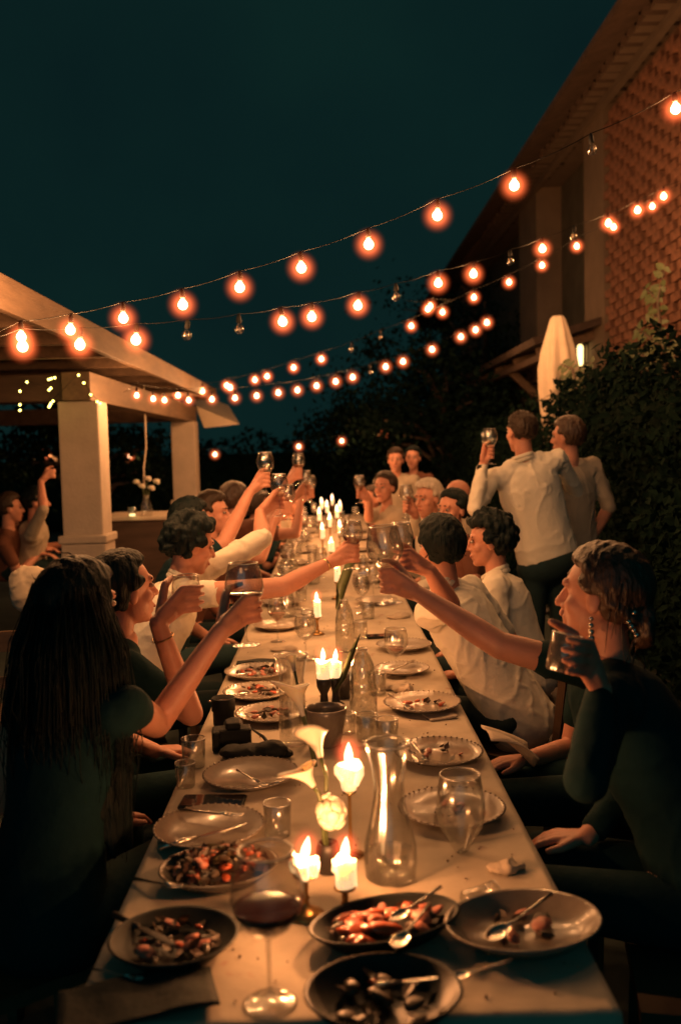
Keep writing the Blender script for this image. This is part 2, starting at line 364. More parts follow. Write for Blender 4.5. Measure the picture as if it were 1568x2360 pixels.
def folds(seed, amp=0.010, freq=26, stretch=(1, 1, 1)):
    a = wave_noise(seed, freq, 1.0, stretch, 30); b = wave_noise(seed + 5, freq * 2.1, 1.0, stretch, 30); c = wave_noise(seed + 9, 7, 1.0)
    def fn(co):
        r1 = (1 - np.abs(a(co))) ** 5; r2 = (1 - np.abs(b(co))) ** 4
        return amp * (r1 * (.6 + .4 * c(co)) + .45 * r2 * (c(co) > -.2) - .25)
    return fn
# ------------------------------------------------------------------ the setting
gv = [(-60, -12, 0), (60, -12, 0), (60, 140, 0), (-60, 140, 0)]
obj('ground', (np.array(gv, float), [(0, 1, 2, 3)]), 'earth', kind='structure')

# --- tall brick house along one side
WX, EX = 3.6, 3.2
z_e = PX(1409, 100, EX - .05)[2] - .13
WX = float(T(1374, 258, z_e)[0])
house = empty('brick_house', (WX, 12, 0), label='tall farmhouse with pierced brick wall, deep eaves and dark openings', cat='house')
def hp(name, prims, m, smooth=False, parent=None, off=(WX, 12, 0), **k):
    v, f = merge(prims) if isinstance(prims, list) else prims
    return obj(name, (v - V(*off), f), m, parent or house, smooth, **k)
yA, yB, yC, yD, yE = 5.0, PX(1395, 500, WX)[1], PX(1350, 500, WX)[1], PX(1240, 600, WX)[1], PX(1200, 600, WX)[1]
hp('wall', [box((WX + 0.62, (yA + 32) / 2, z_e / 2), (0.3, 32 - yA, z_e)), box((WX + 0.20, (yA + yB) / 2, 1.30), (0.40, yB - yA, 2.6)),
            box((WX + 0.30, (yB + 32) / 2, 1.4), (0.30, 32 - yB, 2.8)), box((WX + 0.15, (yA + yB) / 2, (2.6 + z_e) / 2), (0.05, yB - yA, z_e - 2.6))], 'brick_back')
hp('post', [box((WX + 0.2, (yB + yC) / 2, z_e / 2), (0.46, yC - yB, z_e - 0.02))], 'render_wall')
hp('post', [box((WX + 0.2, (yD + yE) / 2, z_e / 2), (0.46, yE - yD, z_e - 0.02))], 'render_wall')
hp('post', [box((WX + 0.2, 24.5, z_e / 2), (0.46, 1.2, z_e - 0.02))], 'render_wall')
hp('recessed_panel', [box((WX + 0.40, (yC + yD) / 2, (2.8 + z_e) / 2), (0.06, yD - yC - 0.02, z_e - 2.84))], 'recess_panel')
hp('recessed_panel', [box((WX + 0.40, (yE + 23.9) / 2, (2.8 + z_e) / 2), (0.06, 23.9 - yE - 0.02, z_e - 2.84))], 'recess_panel')
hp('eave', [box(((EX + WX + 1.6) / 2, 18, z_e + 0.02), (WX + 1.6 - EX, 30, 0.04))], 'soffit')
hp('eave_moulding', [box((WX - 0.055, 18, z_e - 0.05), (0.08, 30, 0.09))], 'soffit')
tile_me = new_mesh('roof_tile', merge([xf(lathe([(0.085, 0), (0.09, 0.42), (0.075, 0.42), (0.07, 0.0)], 12, False), R=np.array([[0, 0, 1], [0, 1, 0], [-1, 0, 0]]))]), 'roof_tile')
for i in range(70):
    y = 5.2 + i * 0.24
    link('roof_tile', tile_me, house, (EX - 0.05 + rng.uniform(-.03, .03) - WX, y - 12, z_e + 0.075 + rng.uniform(-.01, .01)))
hp('roof_slope', [box((WX + 1.4, 18, z_e + 0.5), (4.2, 30, 0.06), frame(V(-0.25, 0, 1), V(1, 0, 0.25)))], 'roof_tile')
brick_me = new_mesh('brick', box((0, 0, 0), (0.12, 0.255, 0.088)), 'brick_red', False)
far_b = []
row = 0; z = 2.68; nb = 0
while z < z_e - 0.16:
    y = yB - 0.16 - (0.195 if row % 2 else 0)
    while y > yA + 0.3:
        j = (rng.uniform(-.012, .012), rng.uniform(-.012, .012), rng.uniform(-.004, .004))
        if y > 9.0 and nb < 300:
            b = link('brick', brick_me, house, (0.03 + j[0], y - 12 + j[1], z + j[2])); b.rotation_euler = (rng.uniform(-.05, .05), 0, rng.uniform(-.07, .07)); nb += 1
        else: far_b.append(box((WX + 0.03 + j[0], y, z), (0.12, 0.255, 0.088)))
        y -= 0.37
    z += 0.099; row += 1
if far_b: hp('brickwork', far_b, 'brick_red', kind='stuff')
# lean-to porch roof on the house
pr0, pr1 = PX(1240, 786, 2.65), PX(1050, 885, 2.65)
zp = pr0[2]
hp('porch_roof', [box((3.15, (pr0[1] + pr1[1]) / 2, zp + 0.16), (1.15, pr1[1] - pr0[1], 0.09), frame(V(-0.28, 0, 1), V(1, 0, 0.28)))], 'roof_tile')
for i in range(5):
    y = pr0[1] + 0.4 + i * 1.5
    hp('rafter', [bar((2.72, y, zp - 0.10), (3.5, y, zp + 0.12), 0.09, 0.11)], 'timber')
hp('brace', [bar((2.72, pr0[1] + 2.2, zp - 0.18), (3.5, pr0[1] + 2.2, zp - 0.95), 0.1, 0.1)], 'timber')
hp('porch_beam', [bar((2.72, pr0[1], zp - 0.19), (2.72, pr1[1], zp - 0.19), 0.1, 0.08)], 'dark_timber')

# --- pergola on the other side
FX = -1.42
zf = PX(0, 632, FX)[2]
perg = empty('pergola', (-1.8, 8, 0), label='covered terrace with square plaster pillars and timber roof', cat='pergola')
def pg(name, prims, m, smooth=False, **k):
    v, f = merge(prims) if isinstance(prims, list) else prims
    return obj(name, (v - V(-1.8, 8, 0), f), m, perg, smooth, **k)
zb = P(190, 925, 6.75)[2]
for (u0, u1, vv, Y) in ((131, 243, 930, 6.65), (392, 458, 960, 11.4)):
    a, b = P(u0, vv, Y), P(u1, vv, Y); w = (b[0] - a[0]) * 0.84
    cx = a[0] + w / 2
    o = pg('pillar', [box((cx, Y + w / 2, zb / 2), (w, w, zb)), box((cx, Y + w / 2, 0.52), (w + 0.03, w + 0.03, 1.04)), box((cx, Y + w / 2, 1.07), (w + 0.06, w + 0.06, 0.06))], 'stucco')
    bevelled(o, 0.012)
pxc = P(187, 930, 6.65)[0]
bevelled(pg('beam', [bar((pxc - .02, 6.6, zb + 0.10), (pxc - .02, 11.9, zb + 0.10), 0.2, 0.2)], 'timber'))
bevelled(pg('cross_beam', [bar((pxc - .13, 6.8, zb + 0.10), (-6.0, 6.8, zb + 0.10), 0.18, 0.19)], 'dark_timber'))
bevelled(pg('cross_beam', [bar((pxc - .13, 11.6, zb + 0.10), (-6.0, 11.6, zb + 0.10), 0.18, 0.19)], 'timber'))
bevelled(pg('fascia', [bar((FX, 3.0, zf - 0.08), (FX, 12.0, zf - 0.08), 0.045, 0.16)], 'timber'))
for i in range(12):
    y = 3.3 + i * 0.76
    bevelled(pg('rafter', [bar((FX - 0.026, y, zf - 0.085), (-6.0, y, zf - 0.085), 0.075, 0.13)], 'timber'), 0.004)
for i in range(14):
    x = FX - 0.2 - i * 0.33
    pg('roof_board', [bar((x, 3.0, zf - 0.005), (x, 12.0, zf - 0.005), 0.318, 0.022)], 'dark_timber')
# canvas corner beyond the pergola
c0, c1, c2, c3 = P(452, 936, 12.3), P(552, 977, 12.3), P(470, 986, 12.3), P(400, 950, 14.5)
cv = np.array([c0, c1, c2]); th = V(-.25, 1.1, 0.30)
obj('awning', (np.concatenate([cv, cv + th]) - c2, [(0, 2, 1), (3, 4, 5), (0, 1, 4, 3), (1, 2, 5, 4), (2, 0, 3, 5)]), 'canvas', None, False,
    loc=c2, label='pale canvas awning corner poking out past the pergola end', cat='awning')

# --- vegetation
def leaf_prims(pts, nrm, size, seed):
    g = np.random.default_rng(seed); n = len(pts)
    d = g.normal(size=(n, 3)); d /= np.linalg.norm(d, axis=1)[:, None]
    nn = nrm * 0.7 + g.normal(size=(n, 3)) * 0.6; nn /= np.linalg.norm(nn, axis=1)[:, None]
    s = np.cross(d, nn); s /= np.linalg.norm(s, axis=1)[:, None]; d = np.cross(nn, s)
    sz = (size * g.uniform(0.6, 1.3, n))[:, None]
    v = np.stack([pts - d * sz * .5, pts + s * sz * .27 + nn * sz * .06, pts + d * sz * .5, pts - s * sz * .27 + nn * sz * .06], 1).reshape(-1, 3)
    i = np.arange(n) * 4
    f = [q for a in i for q in ((a, a + 1, a + 2), (a, a + 2, a + 3))]
    return v, f
def hedge_block(name, x0, x1, y0, y1, h, nleaf, seed, size, label, lump=0.18, step=0.35):
    """lumpy core with leaves over the face that looks at the table, the top and the ends"""
    g = np.random.default_rng(seed); wn_ = wave_noise(seed, 2.2, lump); wn2 = wave_noise(seed + 3, 7, lump * 0.5)
    hgt = lambda x, y: h + wn_(np.stack([x, y, x * 0], 1)) + wn2(np.stack([x, y, x * 0 + 3], 1))
    side = lambda y, z: x0 + wn_(np.stack([y * 0, y, z], 1)) * 0.8 + wn2(np.stack([z, y, z], 1))
    root = empty(name, ((x0 + x1) / 2, y0, 0), label=label, cat='hedge'); off = V((x0 + x1) / 2, y0, 0)
    n1 = int(nleaf * 0.62); y = g.uniform(y0, y1, n1); zz = g.uniform(0, 1, n1) ** 0.8
    hh = hgt(np.full(n1, x0), y); zz = zz * hh
    p = np.stack([side(y, zz) - g.uniform(-.04, .16, n1) * 0.8, y, zz], 1); q = np.tile(V(-1, -.2, .5), (n1, 1))
    n2 = int(nleaf * 0.22); x = g.uniform(x0, x1, n2); y = g.uniform(y0, y1, n2)
    p2 = np.stack([x, y, hgt(x, y) + g.uniform(-.05, .14, n2)], 1); q2 = np.tile(V(0, 0, 1.), (n2, 1))
    n3 = nleaf - n1 - n2; x = g.uniform(x0, x1, n3); zz = g.uniform(0, 1, n3) * h
    p3 = np.stack([x, y0 + wn_(np.stack([x, x * 0, zz], 1)) * .5 - g.uniform(-.05, .1, n3), zz], 1); q3 = np.tile(V(0, -1, .3), (n3, 1))
    v, f = leaf_prims(np.concatenate([p, p2, p3]), np.concatenate([q, q2, q3]), size, seed)
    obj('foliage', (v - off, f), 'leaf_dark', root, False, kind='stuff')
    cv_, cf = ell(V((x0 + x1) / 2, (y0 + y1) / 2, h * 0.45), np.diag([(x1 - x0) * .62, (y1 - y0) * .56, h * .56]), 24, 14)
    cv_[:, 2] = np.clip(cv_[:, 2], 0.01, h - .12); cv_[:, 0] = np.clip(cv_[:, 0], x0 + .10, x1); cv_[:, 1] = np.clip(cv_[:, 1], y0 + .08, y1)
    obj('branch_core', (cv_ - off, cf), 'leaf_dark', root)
    return root
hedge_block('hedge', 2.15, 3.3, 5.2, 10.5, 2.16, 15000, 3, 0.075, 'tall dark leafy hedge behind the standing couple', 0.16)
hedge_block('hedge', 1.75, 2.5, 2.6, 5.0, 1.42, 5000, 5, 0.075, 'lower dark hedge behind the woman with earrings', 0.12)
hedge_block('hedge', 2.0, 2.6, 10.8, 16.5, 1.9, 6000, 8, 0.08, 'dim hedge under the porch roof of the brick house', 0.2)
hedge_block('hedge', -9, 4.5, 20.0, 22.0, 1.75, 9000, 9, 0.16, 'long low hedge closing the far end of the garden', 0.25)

def tree(x, y, h, r, zc_, nleaf, seed, label, size=0.12):
    g = np.random.default_rng(seed)
    root = empty('tree', (x, y, 0), label=label, cat='tree')
    tr = [tube([(0, 0, 0), (0.05, 0, h * .3), (-.03, .05, h * .6), (0, 0, h * .85)], [0.16, 0.12, 0.09, 0.03], 10)]
    cl = []
    for i in range(16):
        a = g.uniform(0, 6.28); zz = g.uniform(h * .35, h * .8); rr = r * g.uniform(.5, 1.0)
        e = V(math.cos(a) * rr, math.sin(a) * rr, zz + g.uniform(.1, .6)); cl.append(e)
        tr.append(tube([(0, 0, zz * .8), e * V(.5, .5, 1) * V(1, 1, .97), e], [.05, .035, .012], 6))
    obj('trunk', tr, 'bark', root)
    pts = []
    for i in range(60):
        c = cl[g.integers(len(cl))] + g.normal(size=3) * V(.3, .3, .3) * r * .8
        k = nleaf // 60; s = g.uniform(.18, .42) * r
        pts.append(c + g.normal(size=(k, 3)) * V(s, s, s * .7) * .6)
    pts = np.concatenate(pts); pts[:, 2] = np.abs(pts[:, 2] - .3) + .3
    nr = pts - V(0, 0, zc_); nr /= np.linalg.norm(nr, axis=1)[:, None]
    v, f = leaf_prims(pts, nr, size, seed)
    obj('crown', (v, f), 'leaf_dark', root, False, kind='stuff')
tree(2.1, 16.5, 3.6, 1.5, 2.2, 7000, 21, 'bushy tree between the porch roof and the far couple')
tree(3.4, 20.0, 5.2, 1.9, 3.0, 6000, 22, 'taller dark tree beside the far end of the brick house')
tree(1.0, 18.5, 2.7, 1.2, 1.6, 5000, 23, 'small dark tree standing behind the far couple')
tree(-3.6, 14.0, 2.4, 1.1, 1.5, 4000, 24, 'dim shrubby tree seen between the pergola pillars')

# climbing shrub with separate big leaves against the lit brick
leaf_v = np.array([(0, 0, 0), (.3, .27, .05), (.62, .22, .04), (1, 0, -.04), (.62, -.22, .04), (.3, -.27, .05), (.35, 0, -.02), (.66, 0, -.02)], float)
leaf_f = [(0, 6, 1), (1, 6, 7, 2), (2, 7, 3), (0, 5, 6), (5, 4, 7, 6), (4, 3, 7)]
leaf_me = new_mesh('leaf', (leaf_v, leaf_f), 'leaf_climb')
def climber(paths, label, seed, size, spacing):
    g = random.Random(seed); p0 = np.array(paths[0][0])
    root = empty('climbing_shrub', p0, label=label, cat='shrub')
    st = []
    for pts in paths:
        pts = [np.array(p, float) for p in pts]; st.append(tube([p - p0 for p in pts], [.014] * (len(pts) - 1) + [.004], 6))
        for a, b in zip(pts[:-1], pts[1:]):
            L = np.linalg.norm(b - a); n = max(2, int(L / spacing)); d = (b - a) / L
            for i in range(n):
                for s in (-1, 1):
                    q = a + d * L * (i + .5 * g.random()) / n
                    side = norm(np.cross(d, V(-1, -.3, .2)) * s + V(g.uniform(-.4, .1), g.uniform(-.5, .3), g.uniform(-.55, .25)))
                    R = frame(norm(V(-.7, -.7, g.uniform(.1, .8))), side); sc_ = size * g.uniform(.7, 1.25)
                    o = link('leaf', leaf_me, root); M = rot_of(R * sc_, q - p0); o.matrix_local = M
    obj('stem', st, 'bark', root)
Xc = 3.05
def C_(u, v, x=Xc): return PX(u, v, x)
climber([[C_(1535, 860), C_(1522, 770), C_(1515, 690), C_(1535, 600)], [C_(1524, 800), C_(1488, 772), C_(1462, 752)], [C_(1517, 730), C_(1490, 716)],
         [C_(1530, 845), C_(1470, 815), C_(1430, 800)], [C_(1517, 690), C_(1480, 660)], [C_(1540, 800), C_(1558, 765)]],
        'leafy shrub climbing in front of the glowing brick wall', 4, 0.105, 0.085)
climber([[C_(1345, 905, 2.25), C_(1310, 880, 2.25), C_(1268, 870, 2.25)], [C_(1330, 900, 2.25), C_(1318, 850, 2.25), C_(1290, 838, 2.25)], [C_(1350, 900, 2.25), C_(1345, 860, 2.25), C_(1370, 830, 2.25)]],
        'sprigs of leaves crossing the folded white parasol', 6, 0.09, 0.09)

# --- folded parasol
py_ = 9.2
top = P(1284, 728, py_); bot = P(1290, 905, py_); wpx = 86 * py_ / FPX
par = empty('parasol', (top[0], py_, 0), label='folded pale canvas parasol standing behind the hedge', cat='parasol')
pz = [(0.02, 0.0), (0.30, 0.0), (0.42, -.03), (0.62, -.16), (0.86, -.34), (1.0, -.50), (0.96, -.72), (0.86, -.92), (0.78, -1.1), (0.70, -1.24), (0.3, -1.25)]
vv, ff = lathe([(r_ * wpx / 2, z_) for r_, z_ in pz], 48, False)
an = np.arctan2(vv[:, 1], vv[:, 0]); k_ = 1 + 0.13 * np.sin(an * 8 + vv[:, 2] * 1.5) * np.clip(-vv[:, 2] * 3, 0, 1); vv[:, 0] *= k_; vv[:, 1] *= k_; vv[:, 2] += top[2]
obj('canopy', (vv, ff), 'canvas', par)
obj('pole', [tube([(0, 0, 0.06), (0, 0, top[2] - .3)], .024, 10)], 'timber', par)
obj('base', [lathe([(0.0, 0), (.26, 0), (.26, .05), (.06, .08), (0, .08)], 24, False)], 'black_iron', par)
# wall lantern
lp = PX(1336, 818, 3.35)
lan = empty('wall_lantern', lp, label='glowing wall lantern beside the folded parasol', cat='lantern')
obj('lamp_glass', [lathe([(.001, -.14), (.035, -.13), (.042, .10), (.02, .14), (.001, .15)], 12, False)], 'lantern_lit', lan)
obj('lamp_frame', [tube([(a * .075, b * .075, -.15), (a * .08, b * .08, .13)], .008, 6) for a in (-1, 1) for b in (-1, 1)] + [lathe([(.001, .24), (.03, .2), (.12, .14), (.12, .13), (.001, .14)], 12, False), bar((0, 0, .2), (.3, 0, .2), .02, .02)], 'black_iron', lan)

# ------------------------------------------------------------------ strings of lights
BR = 0.023
bulb_prof = [(1e-4, -1.0), (.38, -.93), (.72, -.70), (.95, -.32), (1.0, 0.0), (.93, .36), (.72, .70), (.52, .95), (.42, 1.15)]
bulb_me = new_mesh('bulb', lathe([(r_ * BR, z_ * BR) for r_, z_ in bulb_prof], 12), 'bulb_lit')
bulb_far_me = new_mesh('bulb', lathe([(r_ * BR, z_ * BR) for r_, z_ in bulb_prof[::2]], 10), 'bulb_far')
unlit_me = new_mesh('bulb', lathe([(r_ * BR, z_ * BR) for r_, z_ in bulb_prof], 16), 'clear_glass')
fil_me = new_mesh('filament', [tube([(-.008, 0, .02), (-.012, 0, -.006), (0, .004, .008), (.012, 0, -.006), (.008, 0, .02)], .0022, 5)], 'filament')
sock_me = new_mesh('socket', lathe([(.001, .074), (.006, .072), (.012, .058), (.013, .034), (.010, .030), (.001, .03)], 10, False), 'rubber_cable')
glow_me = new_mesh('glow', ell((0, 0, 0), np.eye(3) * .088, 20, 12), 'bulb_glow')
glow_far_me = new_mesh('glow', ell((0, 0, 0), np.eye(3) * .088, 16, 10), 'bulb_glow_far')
def string(label, bulbs, Y0, Y1, ends=(None, None), far=False, size=1.0, cable=0.0017):
    """bulbs: (u, v[, lit]) in order along the string; depth runs from Y0 to Y1"""
    u0, u1 = bulbs[0][0], bulbs[-1][0]
    pts = []
    for b in bulbs:
        t = (b[0] - u0) / (u1 - u0); Y = 1 / ((1 - t) / Y0 + t / Y1); pts.append(P(b[0], b[1], Y))
    base = pts[0]
    root = empty('string_lights', base, label=label, cat='string lights')
    top = [p + V(0, 0, .074 * size) for p in pts]
    cp = []
    if ends[0] is not None: top.insert(0, np.array(ends[0]))
    if ends[1] is not None: top.append(np.array(ends[1]))
    for a, b in zip(top[:-1], top[1:]):
        L = np.linalg.norm(b - a)
        for i in range(5): t = i / 5; cp.append(a + (b - a) * t - V(0, 0, .06 * L * 4 * t * (1 - t) * .5))
    cp.append(top[-1])
    obj('cable', [tube(np.array(cp) - base, cable, 5)], 'rubber_cable', root)
    for p, b in zip(pts, bulbs):
        sb_ = size * (p[1] / 10.6 if far and Y0 < 9 else 1.0)
        lit = len(b) < 3 or b[2]
        R = frame(V(rng.uniform(-.12, .12), rng.uniform(-.12, .12), 1)) * sb_
        if lit:
            o = link('bulb', bulb_far_me if far else bulb_me, root); o.matrix_local = rot_of(R, p - base)
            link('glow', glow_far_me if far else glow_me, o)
            lamp(o, 'far_filament' if far else 'bulb_filament', (1.0, 0.43, 0.15), 5.6 if far else 7.8, .021)
        else:
            o = link('bulb', unlit_me, root, label='unlit clear glass bulb'); o.matrix_local = rot_of(R, p - base)
            link('filament', fil_me, o)
        link('socket', sock_me, o)
U = 0
string('nearest string of globe lights, slung from pergola edge to house', [(49, 776), (162, 760), (284, 733), (421, 702), (552, 662), (694, 617), (849, 563), (1007, 496), (1184, 427), (1363, 345, U), (1556, 250)],
       3.85, 3.7, (P(-80, 792, 3.8), P(1900, 90, 3.65)), size=.88)
string('second string of globe lights with three dark bulbs over mid table', [(52, 798), (184, 794), (313, 783), (430, 772, U), (551, 758, U), (651, 741), (718, 730), (824, 704), (912, 683, U), (1009, 652), (1090, 631), (1175, 602, U), (1249, 573), (1321, 545, U), (1401, 514), (1468, 484), (1528, 452)],
       3.9, 7.0, (P(-80, 795, 3.8), P(1640, 380, 7.2)))
string('string of globe lights dipping low then rising to the brick wall', [(522, 888), (587, 875), (615, 867), (676, 847), (740, 827), (809, 805, U), (876, 777, U), (947, 751), (1019, 719), (1091, 685), (1172, 650), (1248, 611), (1328, 567), (1413, 523), (1502, 475)],
       9.5, 8.0, (P(470, 900, 10), P(1600, 400, 7.8)))
string('low string of small lights running from pergola end to porch', [(315, 911), (353, 919), (379, 922), (435, 922), (488, 920), (541, 917), (591, 912), (641, 905), (685, 899), (729, 889), (773, 879), (812, 869), (853, 857, U), (888, 845), (928, 833), (995, 805), (1061, 776), (1095, 760), (1121, 743)],
       6.7, 13.0, (P(285, 903, 6.5), P(1180, 715, 13.4)), True, 1.25)
string('short string of lights hooked up at the pergola corner', [(410, 911), (466, 901), (530, 893)], 10.6, 10.6, (P(380, 912, 10.6), P(600, 850, 10.9)), True, 1.25)
string('single drooping light hanging from a short cable above mid garden', [(985, 712), (991, 705)], 8.6, 8.6, (P(930, 690, 8.8), P(1040, 690, 8.6)))
string('farthest string of lights spanning the dark end of the garden', [(104, 1047), (298, 1052), (495, 1047), (688, 1029), (787, 1016), (882, 1002)], 14.0, 15.5, (P(-40, 1030, 14), P(1000, 965, 16)), True, 1.35)
# tiny fairy lights round the pillar head
fr = empty('fairy_lights', P(190, 900, 6.5), label='tiny yellow fairy lights looped round the nearer pillar top', cat='fairy lights')
fb = P(190, 900, 6.5)
fpts = [(46, 945), (46, 932), (46, 901), (62, 880), (113, 898), (117, 894), (112, 874), (118, 872), (126, 870), (113, 937), (117, 929), (122, 924), (115, 933), (181, 864), (193, 882), (209, 909), (224, 925), (231, 929)]
fme = new_mesh('bulb', ell((0, 0, 0), np.eye(3) * .009, 8, 5), 'fairy_lit')
obj('wire', [tube([P(u, v, 6.45) - fb + V(0, 0, .012) for u, v in fpts], .0015, 4)], 'rubber_cable', fr)
for u, v in fpts: link('bulb', fme, fr, P(u, v, 6.45) - fb)
# ------------------------------------------------------------------ people
def azv(a): a = math.radians(a); return V(math.cos(a), math.sin(a), 0)
def head_frame(az, pitch=0, tilt=0):
    f = azv(az); u = V(0, 0, 1); p = math.radians(pitch)
    f2 = f * math.cos(p) + u * math.sin(p); u2 = u * math.cos(p) - f * math.sin(p)
    r = np.cross(f2, u2); t = math.radians(tilt)
    r2 = r * math.cos(t) + u2 * math.sin(t); u3 = u2 * math.cos(t) - r * math.sin(t)
    return np.stack([f2, r2, u3], axis=1)          # columns: forward, right, up
def head_prims(c, H, s=1.0):
    L = lambda x, y, z: c + H @ (V(x, y, z) * s)
    E = lambda x, y, z, a, b, d: ell(L(x, y, z), H @ np.diag([a * s, b * s, d * s]), 32, 22)
    pr = [E(-.012, 0, .030, .098, .077, .088), E(.022, 0, -.035, .066, .060, .078), E(.040, 0, -.070, .044, .044, .045), E(.064, 0, -.098, .022, .026, .018),
          caps(L(.086, 0, .018), .009 * s, L(.110, 0, -.024), .0125 * s), caps(L(.090, -.015, -.030), .010 * s, L(.090, .015, -.030), .010 * s),
          caps(L(.077, -.036, .032), .013 * s, L(.077, .036, .032), .013 * s), caps(L(.084, -.017, -.058), .0095 * s, L(.084, .017, -.058), .0095 * s),
          caps(L(.080, -.014, -.074), .011 * s, L(.080, .014, -.074), .011 * s),
          E(.052, .040, -.022, .026, .022, .026), E(.052, -.040, -.022, .026, .022, .026)]
    for q in (-1, 1): pr.append(E(-.008, q * .077, -.006, .019, .009, .031))
    return pr
def hair_prims(c, H, s, style, seed, hairlen=.34):
    g = np.random.default_rng(seed); pr = []
    L = lambda p: c + H @ (np.asarray(p, float) * s)
    ax = V(.100, .080, .092); base = V(-.013, 0, .031)
    n = {'short': 240, 'crop': 240, 'curly': 260}.get(style, 260)
    i = np.arange(n) + .5; ph = np.arccos(1 - 2 * i / n); th = math.pi * (1 + 5 ** .5) * i
    D = np.stack([np.cos(th) * np.sin(ph), np.sin(th) * np.sin(ph), np.cos(ph)], 1)
    for d in D:
        x, y, z = d
        if x > .30 and z < (.70 if style in ('bun', 'updo') else .62) - .12 * abs(y): continue
        if z < -.05 and x > -.18: continue
        if z < -.72: continue
        r = {'crop': .013, 'short': .020, 'curly': .023}.get(style, .021)
        k = 1.0 + ({'crop': -.02, 'short': .03, 'curly': .06}.get(style, .04)) + (g.uniform(-.03, .08) if style == 'curly' else g.uniform(-.015, .02))
        p = base + ax * d * k
        if style == 'curly': p = p + g.normal(size=3) * .007; r *= g.uniform(.8, 1.2)
        if style in ('short', 'curly') and z > .5: p = p + V(.004, 0, .008)
        pr.append(ell(L(p), np.eye(3) * r * s, 8, 5))
    if style in ('long', 'longdark'):
        for k in range(64):
            dx, dy = -abs(math.cos((k / 63 - .5) * math.pi * .98)), math.sin((k / 63 - .5) * math.pi * .98)
            p0 = L(base + V(.085 * dx, .082 * dy, -.01)); fall = V(g.uniform(-.02, .02), g.uniform(-.02, .02), -1)
            back = H[:, 0] * dx * .05 + H[:, 1] * dy * .05; back[2] = 0
            ln = hairlen * s * g.uniform(.85, 1.12)
            p1 = p0 + V(0, 0, -.13 * s) + back * .9; p2 = p1 + fall * (ln - .13) + back * .5
            pr += [caps(p0, .025 * s, p1, .026 * s, 8), caps(p1, .026 * s, p2, .012 * s, 8)]
    if style == 'bun':
        pr += [ell(L((-.125, 0, .02)), np.eye(3) * .040 * s), ell(L((-.115, .02, -.02)), np.eye(3) * .035 * s)]
        for k in range(14):
            q = (k / 13 - .5) * 2
            pr.append(caps(L((.03, q * .082, .06 - abs(q) * .02)), .012 * s, L((-.11, q * .03, .0)), .014 * s, 8))
    if style == 'updo':
        for k in range(22):
            q = (k / 21 - .5) * 2
            pr += [caps(L((-.01, q * .074, .115 - .085 * q * q)), .006 * s, L((-.06, q * .085, .06 - .07 * abs(q))), .011 * s, 8), caps(L((-.06, q * .085, .06 - .07 * abs(q))), .011 * s, L((-.115, q * .035, -.055)), .014 * s, 8)]
        for k in range(9):
            a = k * .7; pr.append(ell(L((-.115 + .012 * math.cos(a), .030 * math.cos(a), -.06 + .035 * math.sin(a))), np.eye(3) * .022 * s))
        for k in range(5): pr.append(caps(L((-.10, .03 * (k - 2) / 2, -.08)), .007 * s, L((-.085 - .01 * k, .035 * (k - 2), -.17 - .02 * k)), .003 * s, 6))
    return pr
